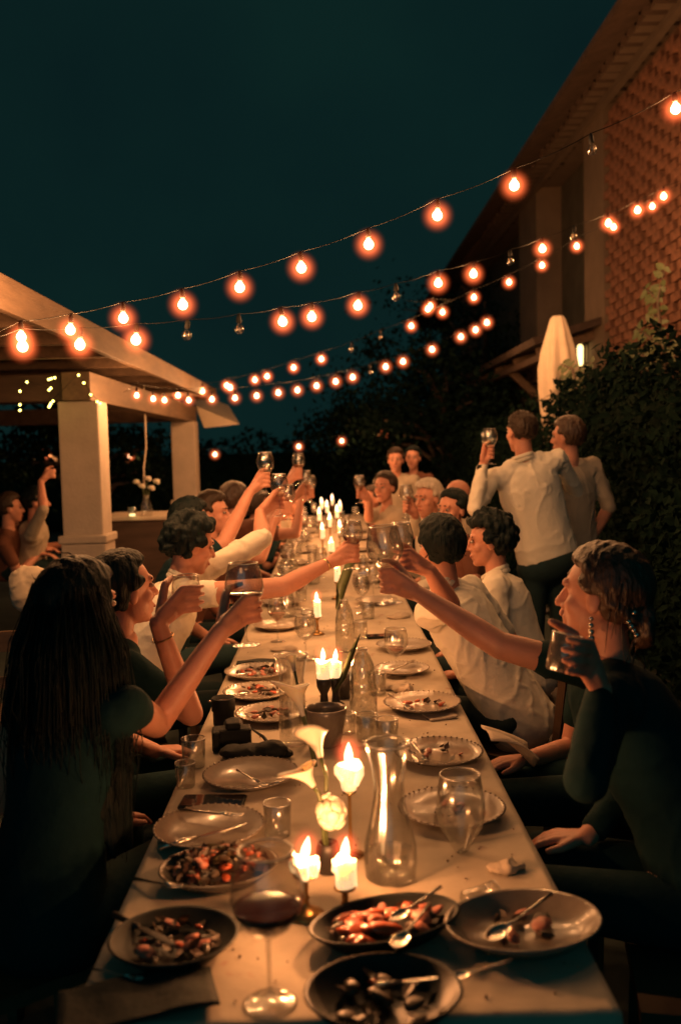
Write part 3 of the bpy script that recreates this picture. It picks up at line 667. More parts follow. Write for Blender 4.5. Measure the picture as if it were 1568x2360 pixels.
def hair_strands(c, H, s, style, seed, hairlen, n):
    """loose locks lying over the hair and breaking its outline"""
    g = np.random.default_rng(seed + 77); pr = []
    L = lambda p: c + H @ (np.asarray(p, float) * s)
    base = V(-.013, 0, .031); ax = V(.108, .088, .100)
    if style in ('long',):
        for k in range(n * 2):
            q = g.uniform(-.5, .5); dx, dy = -abs(math.cos(q * math.pi * .98)), math.sin(q * math.pi * .98)
            r_ = g.uniform(.98, 1.12); p0 = L(base + V(.100 * dx * r_, .096 * dy * r_, g.uniform(-.02, .05))); out = H[:, 0] * dx + H[:, 1] * dy; out[2] = 0
            ln = hairlen * g.uniform(.7, 1.15); w = g.normal(size=3) * .010
            p1 = p0 + V(0, 0, -.14) + out * .045 + w; p2 = p0 + V(0, 0, -.14 - (ln - .14) * .5) + out * g.uniform(.03, .075) + w * 1.5; p3 = p0 + V(0, 0, -ln) + out * g.uniform(.01, .07) + g.normal(size=3) * .014
            pr.append(tube([p0, p1, p2, p3], [.0009, .0013, .0011, .0004], 4))
        top = n // 3
    else: top = n
    for k in range(top):
        d = g.normal(size=3); d /= np.linalg.norm(d); x, y, z = d
        if (x > .28 and z < .60) or (z < -.05 and x > -.18) or z < -.70: continue
        p0 = base + ax * d * g.uniform(.95, 1.03)
        if style == 'curly':
            t = g.normal(size=3); t -= d * t.dot(d); t /= np.linalg.norm(t); u = np.cross(d, t); r_ = g.uniform(.007, .014)
            pts = [p0 + (t * math.cos(a) + u * math.sin(a)) * r_ + d * (.004 + a * .0022) for a in np.linspace(0, 5.2, 7)]
            pr.append(tube([L(p) for p in pts], [.002, .0024, .0024, .0024, .0024, .002, .001], 4)); continue
        goal = {'bun': V(-.13, 0, .01), 'updo': V(-.125, 0, -.05)}.get(style)
        if goal is not None: t = goal - p0
        else: t = V(-.5, 0, -.6) + V(0, y * .6, .4 * (z > .5)) + g.normal(size=3) * .35
        t = t - d * t.dot(d) * .9; t /= np.linalg.norm(t) + 1e-9; ln = {'crop': .016, 'short': .034, 'bun': .060, 'updo': .065, 'long': .06}.get(style, .04) * g.uniform(.6, 1.3)
        wob = g.normal(size=3) * .003
        pm = p0 + t * ln * .5 + d * .003 + wob; pe = p0 + t * ln + d * g.uniform(-.006, .005) - d * ln * ln * 3
        pr.append(tube([L(p0 - d * .004), L(pm), L(pe)], [.0017, .0018, .0005], 4))
    if style in ('updo', 'long'):
        for k in range(14):
            q = g.uniform(-1, 1); p0 = V(g.uniform(-.09, -.05), .085 * np.sign(q), g.uniform(-.01, .06))
            pr.append(tube([L(p0), L(p0 + V(.004, .008 * np.sign(q), -.05)), L(p0 + V(g.uniform(-.02, .03), .006 * np.sign(q), -.11 * g.uniform(.6, 1.4)))], [.0018, .0016, .0006], 4))
    return merge(pr) if pr else (np.zeros((0, 3)), [])
def ik(s, w, l1, l2, pole):
    s = np.asarray(s, float); w = np.asarray(w, float); d = w - s; L = np.linalg.norm(d)
    if L > (l1 + l2) * .985:
        k = L / ((l1 + l2) * .985); l1 *= k; l2 *= k
    a = (l1 * l1 - l2 * l2 + L * L) / (2 * L); h = math.sqrt(max(0, l1 * l1 - a * a))
    dn = d / L; p = np.asarray(pole, float); p = norm(p - dn * p.dot(dn))
    return s + dn * a + p * h
def grip(C, A, r, wd, side, s=1.0, spread=1.0, low=.025):
    """a hand closed round an upright thing of radius r (axis A through C); wd points to the wrist. Returns (prims, wrist)"""
    A = norm(A); wd = norm(np.asarray(wd, float) - A * np.dot(wd, A) * .55); wp = norm(wd - A * np.dot(wd, A)); t = np.cross(A, wp)
    sg = 1 if side == 'R' else -1
    at = lambda ang, rad, h: C + (wp * math.cos(math.radians(ang)) + t * sg * math.sin(math.radians(ang))) * rad + A * h
    rr = max(r, .011); W = C + wp * (rr + .050) + wd * .040 - A * (.012 + low)
    pr = []; hs = [.034, .011, -.012, -.034]; fl = [.92, 1.0, .95, .80]
    kn = []
    for i, h in enumerate(hs):
        h *= s; a0 = 34 - 6 * i * .3
        K = at(a0, rr + .016, h + (-.002 if i in (0, 3) else .003)); kn.append(K)
        pr.append(caps(W + (K - W) * .12 + A * h * .35, .0155 * s, K, .0115 * s, 10))
        reach = .078 * fl[i] * s; per = math.degrees(reach / (rr + .010)); per = min(per, 250)
        pts = [K] + [at(a0 + per * q, rr + .0088 + .003 * (q > .9), h * spread - .004 * q) for q in (.38, .70, 1.0)]
        rad = [.0103, .0095, .0086, .0072]
        for (p, a), (q, b) in zip(zip(pts, rad), zip(pts[1:], rad[1:])): pr.append(caps(p, a * s, q, b * s, 10))
    pr.append(caps(W, .0225 * s, (kn[1] + kn[2]) / 2 + (W - kn[1]) * .45, .021 * s, 12))
    b0 = W + (C - W) * .22 - t * sg * .016 + A * .012
    t1 = at(-38, rr + .020, .040 * s); t2 = at(-78, rr + .012, .052 * s); per = min(140, math.degrees(.075 / (rr + .01)) + 40); t3 = at(-per, rr + .0095, .058 * s)
    for p, a, q, b in ((b0, .0165, t1, .0135), (t1, .0135, t2, .0112), (t2, .0112, t3, .0088)): pr.append(caps(p, a * s, q, b * s, 10))
    return pr, W
def rest_hand(W, d, side, s=1.0):
    d = norm(d); up = V(0, 0, 1); sd = norm(np.cross(d, up)); sg = 1 if side == 'R' else -1; pr = []
    for i, (o, l) in enumerate(((.030, .072), (.010, .080), (-.010, .074), (-.029, .058))):
        K = W + d * .085 - sd * sg * o * .95
        pr.append(caps(W + d * .01 - sd * sg * o * .4, .016 * s, K, .0115 * s, 10))
        p1 = K + d * l * .5 - up * .010 - sd * sg * o * .12; p2 = p1 + d * l * .45 - up * .026
        pr += [caps(K, .0105 * s, p1, .0093 * s, 10), caps(p1, .0093 * s, p2, .0075 * s, 10)]
    b = W + d * .025 - sd * sg * .025; p1 = b + d * .035 - sd * sg * .030 - up * .008; p2 = p1 + d * .032 - sd * sg * .008 - up * .006
    pr += [caps(b, .016 * s, p1, .0125 * s, 10), caps(p1, .0125 * s, p2, .009 * s, 10)]
    return pr, W

PEOPLE = {}
def person(key, label, head, face, pelvis, az, arms=None, hair=('short', 'hair_black'), top=('shirt_white', 1.0), legs='trouser_dark', skin='skin', seated=True,
           pitch=0, tilt=0, fine=True, group=None, width=1.0, female=False, hs=1.0, seed=1, neck_drop=.165, collar=False, hem=.0, features=True, neckline=0.0, slv=None, hairlen=.34):
    arms = arms or {}
    head = np.asarray(head, float); Pp = np.asarray(pelvis, float)
    f = azv(az); rt = V(f[1], -f[0], 0); H = head_frame(face, pitch, tilt)
    N = head - H[:, 2] * neck_drop * .75 - V(0, 0, neck_drop * .25) - H[:, 0] * .022
    sp = norm(N - Pp); b = norm(rt - sp * rt.dot(sp)); dd = np.cross(sp, b); dd = dd if dd.dot(f) > 0 else -dd
    Ln = np.linalg.norm(N - Pp)
    wS = (.168 if female else .190) * width
    Cc = Pp + sp * Ln * .70; Bc = Pp + sp * Ln * .36
    vox_b = .012 if fine else .018
    Sh = {'R': N - sp * .055 + b * wS, 'L': N - sp * .055 - b * wS}
    Ebl = lambda c, x, y, z, k=0.0: ell(c, np.stack([b * (x * width + k), dd * (y + k), sp * (z + k)], 1), 40, 30)
    def loft(k, low=0.0):
        """trunk from hips to neck base as one smooth elliptical body"""
        prof = ([(-.30, .02, .02), (-.27, .10, .07), (-.20, .150, .105), (-.08, .166, .120), (.08, .164, .118), (.25, .156, .110), (.42, .153, .107), (.58, .160, .112), (.72, .166, .114), (.84, .150, .104), (.93, .105, .085), (.99, .02, .02)] if not female else
                [(-.30, .02, .02), (-.27, .10, .07), (-.20, .150, .105), (-.08, .166, .118), (.08, .158, .114), (.25, .132, .100), (.42, .122, .095), (.58, .134, .108), (.72, .142, .110), (.84, .132, .096), (.93, .095, .078), (.99, .02, .02)])
        tt = np.array([p[0] for p in prof]); q = np.linspace(tt[0], tt[-1], 40); wx = np.interp(q, tt, [p[1] for p in prof]); wy = np.interp(q, tt, [p[2] for p in prof])
        ke = np.array([1, 2, 3, 2, 1]) / 9.0; wx = np.convolve(np.pad(wx, 2, 'edge'), ke, 'valid'); wy = np.convolve(np.pad(wy, 2, 'edge'), ke, 'valid')
        n = 48; a = np.arange(n) * 2 * math.pi / n; vs_ = []; L0 = .44
        for t_, x_, y_ in zip(q, wx, wy):
            c_ = Pp + sp * (t_ * (Ln if t_ > 0 else L0) - (low if t_ < 0 else 0))
            vs_.append(c_ + np.cos(a)[:, None] * b * (x_ * width + k) + np.sin(a)[:, None] * dd * (y_ + k))
        m_ = len(q); fs_ = [(r_ * n + c_, r_ * n + (c_ + 1) % n, (r_ + 1) * n + (c_ + 1) % n, (r_ + 1) * n + c_) for r_ in range(m_ - 1) for c_ in range(n)]
        fs_ += [tuple(range(n - 1, -1, -1)), tuple((m_ - 1) * n + c_ for c_ in range(n))]
        return np.concatenate(vs_), fs_
    def torso(k):
        return [loft(k),
                caps(N - sp * .075 - b * wS * .80, .058 + k, N - sp * .075 + b * wS * .80, .058 + k, 22), caps(N - sp * .03 - b * wS * .45, .042 + k, N - sp * .03 + b * wS * .45, .042 + k, 22)]
    body = torso(0); fine_pr = head_prims(head, H, hs)
    body += [caps(N - sp * .05, .062, N, .052, 22)]
    fine_pr += [caps(N - sp * .04, .056 if not female else .048, head - H[:, 2] * .05 - H[:, 0] * .02, .050 if not female else .043, 22)]
    limbs = {}
    for sd in 'RL':
        q = 1 if sd == 'R' else -1
        hip = Pp + b * q * .092
        if seated: kn = hip + f * .43 + b * q * .03 + V(0, 0, .015); kn[2] = min(max(kn[2], .47), .60); an = V(*(kn + f * .03)); an[2] = .075
        else: kn = hip + V(0, 0, -(Pp[2] - .50)) + f * .03; an = V(*(kn - f * .03)); an[2] = .075
        toe = an + f * .15 + V(0, 0, -.035)
        limbs[sd] = (hip, kn, an, toe)
        body += [caps(hip, .088, kn, .058, 22), caps(kn, .056, an, .040, 22), caps(an + V(0, 0, -.02), .036, toe, .030, 22)]
        S = Sh[sd]; a = arms.get(sd)
        if a is None:
            W = hip + f * .30 - b * q * .03 + V(0, 0, .105); W[2] = max(W[2], .60)
            if not seated: W = S + V(0, 0, -.52) + f * .08 + b * q * .05
            hp_, W = rest_hand(W, f + V(0, 0, -.1) if seated else V(0, 0, -1) + f * .2, sd); pole = V(0, 0, -1) - f * .4 + b * q * .6; a = {}
        elif 'grip' in a: hp_, W = grip(*a['grip'], sd, low=a.get('low', .025)); pole = a.get('pole', V(0, 0, -1) + b * q * .4)
        else: hp_, W = rest_hand(a['wrist'], a['dir'], sd); pole = a.get('pole', V(0, 0, -1) + b * q * .4)
        El = a.get('elbow'); El = np.asarray(El, float) if El is not None else ik(S, W, .30, .265, pole)
        fat = .90 if female else 1.0
        body += [caps(S, .056 * fat, El, .043 * fat, 22)]
        fine_pr += hp_ + [caps(S + (El - S) * .35, .046 * fat, El, .042 * fat, 22), caps(El, .042 * fat, El + (W - El) * .3, .041 * fat, 22), caps(El + (W - El) * .3, .041 * fat, W, .0255, 22)]
        limbs[sd] += (S, El, W)
    vb, fb_ = sculpt(body, vox_b, 3); vf, ff = sculpt(fine_pr, .0055 if fine else .009, 2)
    v, fc = merge([(vb, fb_), (vf, ff)])
    root = obj('person', (v - Pp, fc), skin, None, True, loc=Pp, label=label, cat='person', group=group)
    # clothes
    tm, sl = top
    k = .014
    cl = [loft(k, hem * .5),
          caps(N - sp * .075 - b * wS * .80, .058 + k, N - sp * .075 + b * wS * .80, .058 + k, 22)]
    if neckline == 0: cl.append(caps(N - sp * .035 - b * wS * .45, .044 + k * .8, N - sp * .035 + b * wS * .45, .044 + k * .8, 22))
    if sl > 0:
        for sd in 'RL':
            S, El, W = limbs[sd][4:7]; fat = .90 if female else 1.0
            s1 = (slv or {}).get(sd, sl)
            t = min(1, s1); e1 = S + (El - S) * t
            cl.append(caps(S, .054 * fat + k * .5, e1, (.048 if s1 < 1 else .042) * fat + k * .6, 22))
            if s1 > 1: t2 = s1 - 1; cl.append(caps(El, .041 + k * .6, El + (W - El) * t2, .028 + .012 * (1 - t2) + k * .5, 22))
    amp = .012 if tm.startswith('shirt') else .006
    vs, fs = sculpt(cl, vox_b * .75, 3, folds(seed * 3 + 1, amp, 22, (1, 1, .75)))
    obj('shirt' if not female else 'blouse', (vs - Pp, fs), tm, root)
    if collar:
        cn = N + sp * .004; ring = []
        for i in range(15):
            a = math.pi * 2 * i / 14; o = b * math.cos(a) * .060 + dd * math.sin(a) * .060; ring.append(cn + o + sp * (.012 - .012 * math.sin(a)))
        cv1, cf1 = tube(np.array(ring), .015, 8)
        cv2 = cv1 - sp * .02
        obj('collar', [(cv1 - Pp, cf1), (cv2 - Pp, cf1)], tm, root)
    lg = []
    for sd in 'RL':
        hip, kn, an, toe = limbs[sd][:4]; lg += [caps(hip, .090, kn, .068, 22), caps(kn, .068, an + V(0, 0, .05), .055, 22)]
    lg.append(Ebl(Pp - sp * .02, .158, .116, .11, .004) if seated else Ebl(Pp - sp * .035, .182, .136, .125, .010))
    vl, fl = sculpt(lg, vox_b * 1.2, 3)
    obj('trousers', (vl - Pp, fl), legs, root)
    for sd in 'RL':
        an, toe = limbs[sd][2:4]; vv_, ff_ = sculpt([caps(an + V(0, 0, -.02), .043, toe, .037, 22), caps(an, .042, an + V(0, 0, -.03), .044, 22)], .012, 2)
        obj('shoe', (vv_ - Pp, ff_), 'cloth_black', root)
    if hair[0] != 'bald':
        vh, fh = sculpt(hair_prims(head, H, hs, hair[0], seed, hairlen), .0065 if fine else .010, 2 if hair[0] == 'curly' else (18 if hair[0] == 'long' else 9 if hair[0] in ('bun', 'updo') else 4), wave_noise(seed + 9, 190, .0022 if hair[0] != 'curly' else .004, (1, 1, .35)))
        st_ = hair_strands(head, H, hs, hair[0], seed, hairlen, 480 if fine else 90)
        obj('hair', merge([(vh - Pp, fh), (st_[0] - Pp, st_[1])]), hair[1], root)
    if features:
        for q in (-1, 1):
            e = head + H @ (V(.0815, q * .031, .009) * hs)
            ey = obj('eye', [xf(ell((0, 0, 0), H @ np.diag([.009, .0145, .0085]) * hs, 10, 6), t=e - Pp)], 'eye_white', root)
            obj('iris', [xf(ell((0, 0, 0), H @ np.diag([.004, .0062, .0062]) * hs, 10, 6), t=e + H @ V(.0068, 0, 0) - Pp)], 'eye_dark', ey)
            obj('eyebrow', [caps(head + H @ (V(.091, q * .016, .034) * hs) - Pp, .0045, head + H @ (V(.079, q * .047, .034) * hs) - Pp, .0032, 6)], hair[1] if hair[1] != 'hair_grey' else 'hair_brown', root)
        obj('mouth', [caps(head + H @ (V(.0925, -.017, -.0645) * hs) - Pp, .0052, head + H @ (V(.0925, .017, -.0645) * hs) - Pp, .0052, 8), caps(head + H @ (V(.0925, -.009, -.060) * hs) - Pp, .005, head + H @ (V(.0925, .009, -.060) * hs) - Pp, .005, 8)], 'lip', root)
    PEOPLE[key] = dict(root=root, Pp=Pp, N=N, sp=sp, b=b, dd=dd, limbs=limbs, H=H, head=head)
    return root
# ------------------------------------------------------------------ glassware prototypes
def shell(outer, t=.0013):
    """double walled vessel from an outer profile running from foot centre up to the rim"""
    o = [tuple(p) for p in outer]; inner = []
    for r_, z_ in reversed(o):
        inner.append((max(1e-4, r_ - t), z_ + t * .6 if r_ > t * 2 else z_ + t * 3))
    return o, inner
def wine_prof(h=.215, R=.046, rim=.034, stem=.095, foot=.037):
    bowl = [(.0045, stem), (.012, stem + .004), (R * .62, stem + .020), (R * .90, stem + .042), (R, stem + .062), (R * .97, stem + .080), ((R + rim) / 2, h - .024), (rim, h)]
    foot_ = [(1e-4, 0), (foot * .9, 0), (foot, .0012), (foot * .85, .0030), (.012, .0075), (.0046, .016), (.0036, .03), (.0036, stem * .75)]
    return foot_, bowl
def with_rim(name, body, r_, z_, n=28, m='clear_glass'):
    a = np.arange(n + 1) * 2 * math.pi / n
    rv, rf = tube(np.stack([np.cos(a) * r_, np.sin(a) * r_, np.full(n + 1, z_)], 1), .0014, 6)
    me = new_mesh(name, [body, (rv, rf)], m); me.materials.append(MATS['glass_rim'])
    mi = np.zeros(len(me.polygons), np.int32); mi[len(body[1]):] = 1; me.polygons.foreach_set('material_index', mi); return me
def make_wine(h=.215, R=.046, rim=.034, stem=.095, foot=.037, n=28):
    ft, bw = wine_prof(h, R, rim, stem, foot)
    inner = [(max(1e-4, r_ - .0012), z_ + (.001 if z_ > stem + .01 else .004)) for r_, z_ in reversed(bw)]
    inner.append((1e-4, stem + .007))
    bowl = lathe([(.0038, stem * .75)] + bw + [(rim - .0006, h + .0006)] + inner, n, False)
    return with_rim('bowl', bowl, rim - .0005, h, n), new_mesh('stem', lathe(ft, n, False), 'clear_glass'), bw
def fill_mesh(bw, lo, lv, m, n=24, t=.0016):
    """liquid filling profile bw from its bottom up to height lv"""
    pr = [(1e-4, lo + .008)]
    for (r0, z0), (r1, z1) in zip(bw[:-1], bw[1:]):
        if z0 < lv and r0 > .006: pr.append((r0 - t, max(z0 + .001, lo + .0085)))
        if z0 < lv <= z1: pr.append((r0 + (r1 - r0) * (lv - z0) / (z1 - z0) - t, lv)); break
    pr += [(pr[-1][0] * .9, lv - .0006), (1e-4, lv - .0006)]
    return new_mesh('wine', lathe(pr, n, False), m)
W_BOWL, W_STEM, W_BW = make_wine()
W_RED = fill_mesh(W_BW, .095, .142, 'red_wine'); W_RED_LOW = fill_mesh(W_BW, .095, .125, 'red_wine'); W_ROSE = fill_mesh(W_BW, .095, .138, 'rose_wine')
B_BOWL, B_STEM, B_BW = make_wine(.235, .056, .041, .100, .041, 32)
B_RED = fill_mesh(B_BW, .100, .150, 'red_wine', 32)
L_BOWL, L_STEM, L_BW = make_wine(.200, .050, .043, .085, .040, 28)
def wineglass(base, label, kind='W', wine=None, A=(0, 0, 1), group=None, s=1.0):
    bowl, stem = {'W': (W_BOWL, W_STEM), 'B': (B_BOWL, B_STEM), 'L': (L_BOWL, L_STEM)}[kind]
    R = frame(V(*A)) * s
    root = empty('wine_glass', base, R, label=label, cat='wine glass', group=group)
    link('bowl', bowl, root); link('stem', stem, root)
    if wine: link('wine', wine, root)
    return root
S_PROF = [(1e-4, 0), (.024, 0), (.030, .004), (.040, .028), (.0445, .052), (.043, .075), (.037, .105)]
so_, si_ = shell(S_PROF); STEMLESS = with_rim('glass', lathe(so_ + [(.0365, .1055)] + si_, 28, False), .0364, .105)
T_PROF = [(1e-4, 0), (.030, 0), (.033, .003), (.036, .085)]
to_, ti_ = shell(T_PROF, .0022); TUMBLER = with_rim('glass', lathe(to_ + [(.0345, .086)] + ti_, 24, False), .0350, .085, 24)
tc_ = with_rim('glass', lathe(to_ + [(.0345, .086)] + ti_, 24, False), .0350, .085, 24, 'cut_glass')
T_WATER = new_mesh('water', lathe([(1e-4, .006), (.029, .006), (.0335, .045), (.03, .0452), (1e-4, .0452)], 20, False), 'water')
S_WATER = new_mesh('water', lathe([(1e-4, .004), (.026, .006), (.037, .028), (.040, .040), (.036, .0402), (1e-4, .0402)], 20, False), 'rose_wine')
def tumbler(base, label, A=(0, 0, 1), water=False, cut=False, group=None, s=1.0, stemless=False, wine=False):
    R = frame(V(*A)) * s
    root = empty('tumbler' if not stemless else 'stemless_glass', base, R, label=label, cat='glass', group=group)
    link('glass', STEMLESS if stemless else (tc_ if cut else TUMBLER), root)
    if water: link('water', T_WATER, root)
    if wine: link('wine', S_WATER, root)
    return root
# ------------------------------------------------------------------ table, cloth, chairs
TX0, TX1, TY0, TY1 = -0.447, 0.452, 1.452, 13.2
tb = empty('table', (0, TY0, 0), label='very long banquet table under pale linen', cat='table')
bevelled(obj('tabletop', [box((0, (TY1 - TY0) / 2, TZ - .028), (TX1 - TX0 - .02, TY1 - TY0 - .02, .034))], 'timber', tb, False))
for i in range(7):
    for x in (TX0 + .10, TX1 - .10):
        obj('leg', [box((x, .18 + i * (TY1 - TY0 - .36) / 6, (TZ - .045) / 2), (.06, .06, TZ - .05))], 'dark_timber', tb, False)
nx, ny = 60, 520
wr = wave_noise(31, 9, .0016, (1.2, .8, 1)); wr2 = wave_noise(33, 30, .0007)
cl_v = []; prof = [(TX0 - .012, -.30), (TX0 - .008, -.20), (TX0 - .004, -.10), (TX0 - .001, -.03), (TX0, -.006)] + [(TX0 + (TX1 - TX0) * i / nx, 0) for i in range(nx + 1)] + [(TX1, -.006), (TX1 + .001, -.03), (TX1 + .004, -.10), (TX1 + .008, -.20), (TX1 + .012, -.30)]
m_ = len(prof); ys = [TY0 - .012, TY0 - .012, TY0 - .006, TY0] + [TY0 + (TY1 - TY0) * j / ny for j in range(1, ny + 1)]
zo = [-.28, -.10, -.02, 0] + [0] * ny
for y, dz in zip(ys, zo):
    for x, z in prof:
        drop = min(0, z, dz)
        k = -drop * 3; w = .012 * k * math.sin(y * 23 + 1.7 * math.sin(y * 5)); wx = .012 * k * math.sin(x * 31) if dz < 0 else 0
        cl_v.append((x + (w if z < 0 else 0) * (1 if x > 0 else -1), y + (wx if dz < 0 else 0), TZ + drop))
cl_v = np.array(cl_v); tp = cl_v[:, 2] > TZ - .004
cl_v[tp, 2] += .0022 * np.exp(-((cl_v[tp, 0] - .11) / .006) ** 2) + .0022 * np.exp(-((cl_v[tp, 0] + .20) / .006) ** 2) + .0026 * np.exp(-(((cl_v[tp, 1] + .35) % .82 - .41) / .018) ** 2)
cl_v[tp, 2] += (wr(cl_v[tp]) + wr2(cl_v[tp])) * .8 - .001
cl_f = [(j * m_ + i, j * m_ + i + 1, (j + 1) * m_ + i + 1, (j + 1) * m_ + i) for j in range(len(ys) - 1) for i in range(m_ - 1)]
obj('tablecloth', (cl_v, cl_f), 'table_linen', label='creased pale linen tablecloth running the full table', cat='tablecloth')

ch = {}
ch['seat'] = new_mesh('seat', [box((0, 0, .44), (.42, .42, .035))], 'wood_chair', False)
ch['legs'] = [new_mesh('leg', [bar((x, y, 0), (x * .93, y * .93, .425), .034, .034)], 'wood_chair', False) for x in (-.18, .18) for y in (-.18, .18)]
ch['back'] = new_mesh('backrest', [bar((-.195, -.17, .44), (-.25, -.17, .88), .03, .03, (0, 1, 0)), bar((-.195, .17, .44), (-.25, .17, .88), .03, .03, (0, 1, 0)), box((-.247, 0, .85), (.022, .40, .09)), box((-.22, 0, .66), (.018, .34, .05))], 'wood_chair', False)
def chair(x, y, az, label, group=None):
    R = np.stack([azv(az), azv(az + 90), V(0, 0, 1)], 1)
    r_ = empty('chair', (x, y, 0), R, label=label, cat='chair', group=group)
    link('seat', ch['seat'], r_); link('backrest', ch['back'], r_)
    for l in ch['legs']: link('leg', l, r_)

# ------------------------------------------------------------------ the guests
Z = V(0, 0, 1)
# woman with long hair, nearest on the pergola side
A1 = norm(P(560, 1305, 2.6) - P(567, 1485, 2.6)); g1 = P(567, 1487, 2.62)
person('L1', 'woman with long black hair seen from behind raising a red wine glass', P(186, 1408, 2.36), 62, (-.72, 2.20, .56), 62,
       {'R': dict(grip=(g1 + A1 * .112, A1, .034, P(515, 1455, 2.52) - (g1 + A1 * .112)), elbow=P(360, 1668, 2.45))}, ('long', 'hair_black'), ('cloth_black', .25), 'cloth_black', female=True, seed=1, hairlen=.56)
wineglass(g1, 'red wine glass lifted by the long haired woman, big foot below her hand', 'B', B_RED, A1)
# woman in profile
g2 = P(430, 1403, 2.86)
person('L2', 'woman in profile with dark hair pulled back, wearing black', P(287, 1362, 3.05), 38, (-.86, 2.95, .55), 25,
       {'R': dict(grip=(g2 + Z * .040, Z, .043, V(-.25, -.35, -.75)), elbow=P(440, 1645, 2.82))}, ('bun', 'hair_black'), ('cloth_black', .5), 'cloth_black', female=True, seed=2, pitch=4)
tumbler(g2, 'stemless wine glass held up by the woman in profile', stemless=True, wine=True)
# curly haired guest in pale shirt
g3 = P(644, 1152, 4.5); g5 = P(813, 1272, 4.05)
person('L3', 'curly haired guest in pale shirt leaning over the table with both arms out', P(440, 1258, 4.1), 28, (-.92, 3.95, .56), 15,
       {'L': dict(grip=(g3, Z, .012, V(-.5, -.1, -.6)), elbow=P(605, 1240, 4.35)), 'R': dict(grip=(g5, Z, .014, V(-1, -.1, -.25)), elbow=P(652, 1352, 3.92))}, ('curly', 'hair_black'), ('shirt_white', 1.0), pitch=-14, seed=3, collar=True, slv={'R': .3})
wineglass(g3 - Z * .078, 'empty wine glass held high in the sleeve-rolled arm of the curly haired guest', 'W', None, s=.95)
wineglass(g5 - Z * .075, 'wine glass with dark wine reached across the candles by a bare forearm', 'W', W_RED)
# next guests down that side
g4 = P(612, 1104, 5.1)
person('L4', 'dark haired guest in navy with long bare forearm raised past the curly head', P(440, 1206, 5.0), 40, (-.92, 4.85, .56), 20,
       {'R': dict(grip=(g4, Z, .012, V(-.4, -.2, -.8)), elbow=P(515, 1252, 4.85))}, ('short', 'hair_black'), ('cloth_navy', .7), seed=4)
wineglass(g4 - Z * .078, 'wine glass raised highest on the pergola side', 'W', None, s=1.05)
g5b = P(664, 1168, 5.7); g6b = P(704, 1128, 6.7)
person('L5', 'bearded guest with brown hair looking over the raised arms', P(490, 1184, 5.7), -8, (-.95, 5.6, .56), 10, {'R': dict(grip=(g5b, Z, .012, V(-.4, -.2, -.8)))}, ('short', 'hair_brown'), ('cloth_rust', .5), fine=False, seed=5)
wineglass(g5b - Z * .078, 'wine glass lifted by the bearded guest among the raised arms', 'W', W_RED_LOW)
g6 = P(688, 1090, 6.4)
person('L6', 'chestnut haired guest further along raising a glass above the candles', P(541, 1156, 6.6), 40, (-.85, 6.5, .56), 15,
       {'R': dict(grip=(g6, Z, .012, V(-.4, -.2, -.8))), 'L': dict(grip=(g6b, Z, .012, V(-.4, -.1, -.8)))}, ('short', 'hair_chestnut'), ('cloth_rust', .6), fine=False, seed=6)
wineglass(g6 - Z * .078, 'raised wine glass furthest up among the pergola side toasts', 'W', W_ROSE)
wineglass(g6b - Z * .078, 'wine glass in the second raised hand of the chestnut haired guest', 'W', None)
g7 = P(716, 1135, 7.4)
person('L7', 'guest half hidden behind raised arms near the far candles', P(596, 1170, 7.5), 20, (-.80, 7.4, .56), 10,
       {'R': dict(grip=(g7, Z, .012, V(-.4, -.2, -.8)))}, ('short', 'hair_brown'), ('cloth_rust', .5), fine=False, seed=7)
wineglass(g7 - Z * .078, 'small far wine glass raised beside the cluster of candles', 'W', None)
# near woman on the hedge side, drinking
c1 = P(1300, 1502, 2.04)
person('R1', 'woman with pinned up chestnut hair and earrings drinking from a tumbler', P(1384, 1376, 2.32), 144, (.90, 2.18, .55), 160,
       {'L': dict(grip=(c1, norm(V(.25, .1, .95)), .034, V(.8, .35, -.5)), low=.05, elbow=P(1350, 1800, 1.93))}, ('updo', 'hair_chestnut'), ('cloth_black', 1.85), 'cloth_black', female=True, seed=11, pitch=2, tilt=-4, features=False)
tumbler(c1 - norm(V(.25, .1, .95)) * .045, 'tumbler gripped at the mouth of the woman with earrings', norm(V(.25, .1, .95)), water=True)
# arm across: guest in black behind her
A6 = norm(P(880, 1207, 2.95) - P(899, 1390, 2.95)); g8 = P(899, 1390, 2.95)
person('R2', 'guest in black mostly hidden, bare arm stretched out over the table', P(1372, 1392, 2.95), 185, (.92, 2.9, .55), 180,
       {'L': dict(grip=(g8 + A6 * .078, A6, .014, P(960, 1376, 2.9) - (g8 + A6 * .078)), elbow=P(1150, 1487, 2.80))}, ('short', 'hair_brown'), ('cloth_black', .62), 'cloth_black', seed=12)
wineglass(g8, 'large empty wine glass held out by the stretched bare arm', 'B', None, A6, s=1.06)
g9 = P(925, 1288, 3.45)
person('R3', 'dark haired guest in white shirt seen from behind, head bent to the table', P(1012, 1264, 3.85), 118, (.74, 3.72, .57), 140,
       {'L': dict(grip=(g9, Z, .016, V(.9, .1, -.45)), elbow=P(1035, 1392, 3.55))}, ('short', 'hair_black'), ('shirt_white', .85), seed=13, collar=True, width=.95, hem=.03)
wineglass(g9 - Z * .078, 'wine glass held just behind the large outstretched one', 'W', None)
person('R4', 'guest in white shirt with tousled black hair facing the candles', P(1126, 1248, 4.5), 172, (.93, 4.4, .57), 165, None, ('curly', 'hair_black'), ('shirt_white', 1.0), seed=14, collar=True, pitch=-4)
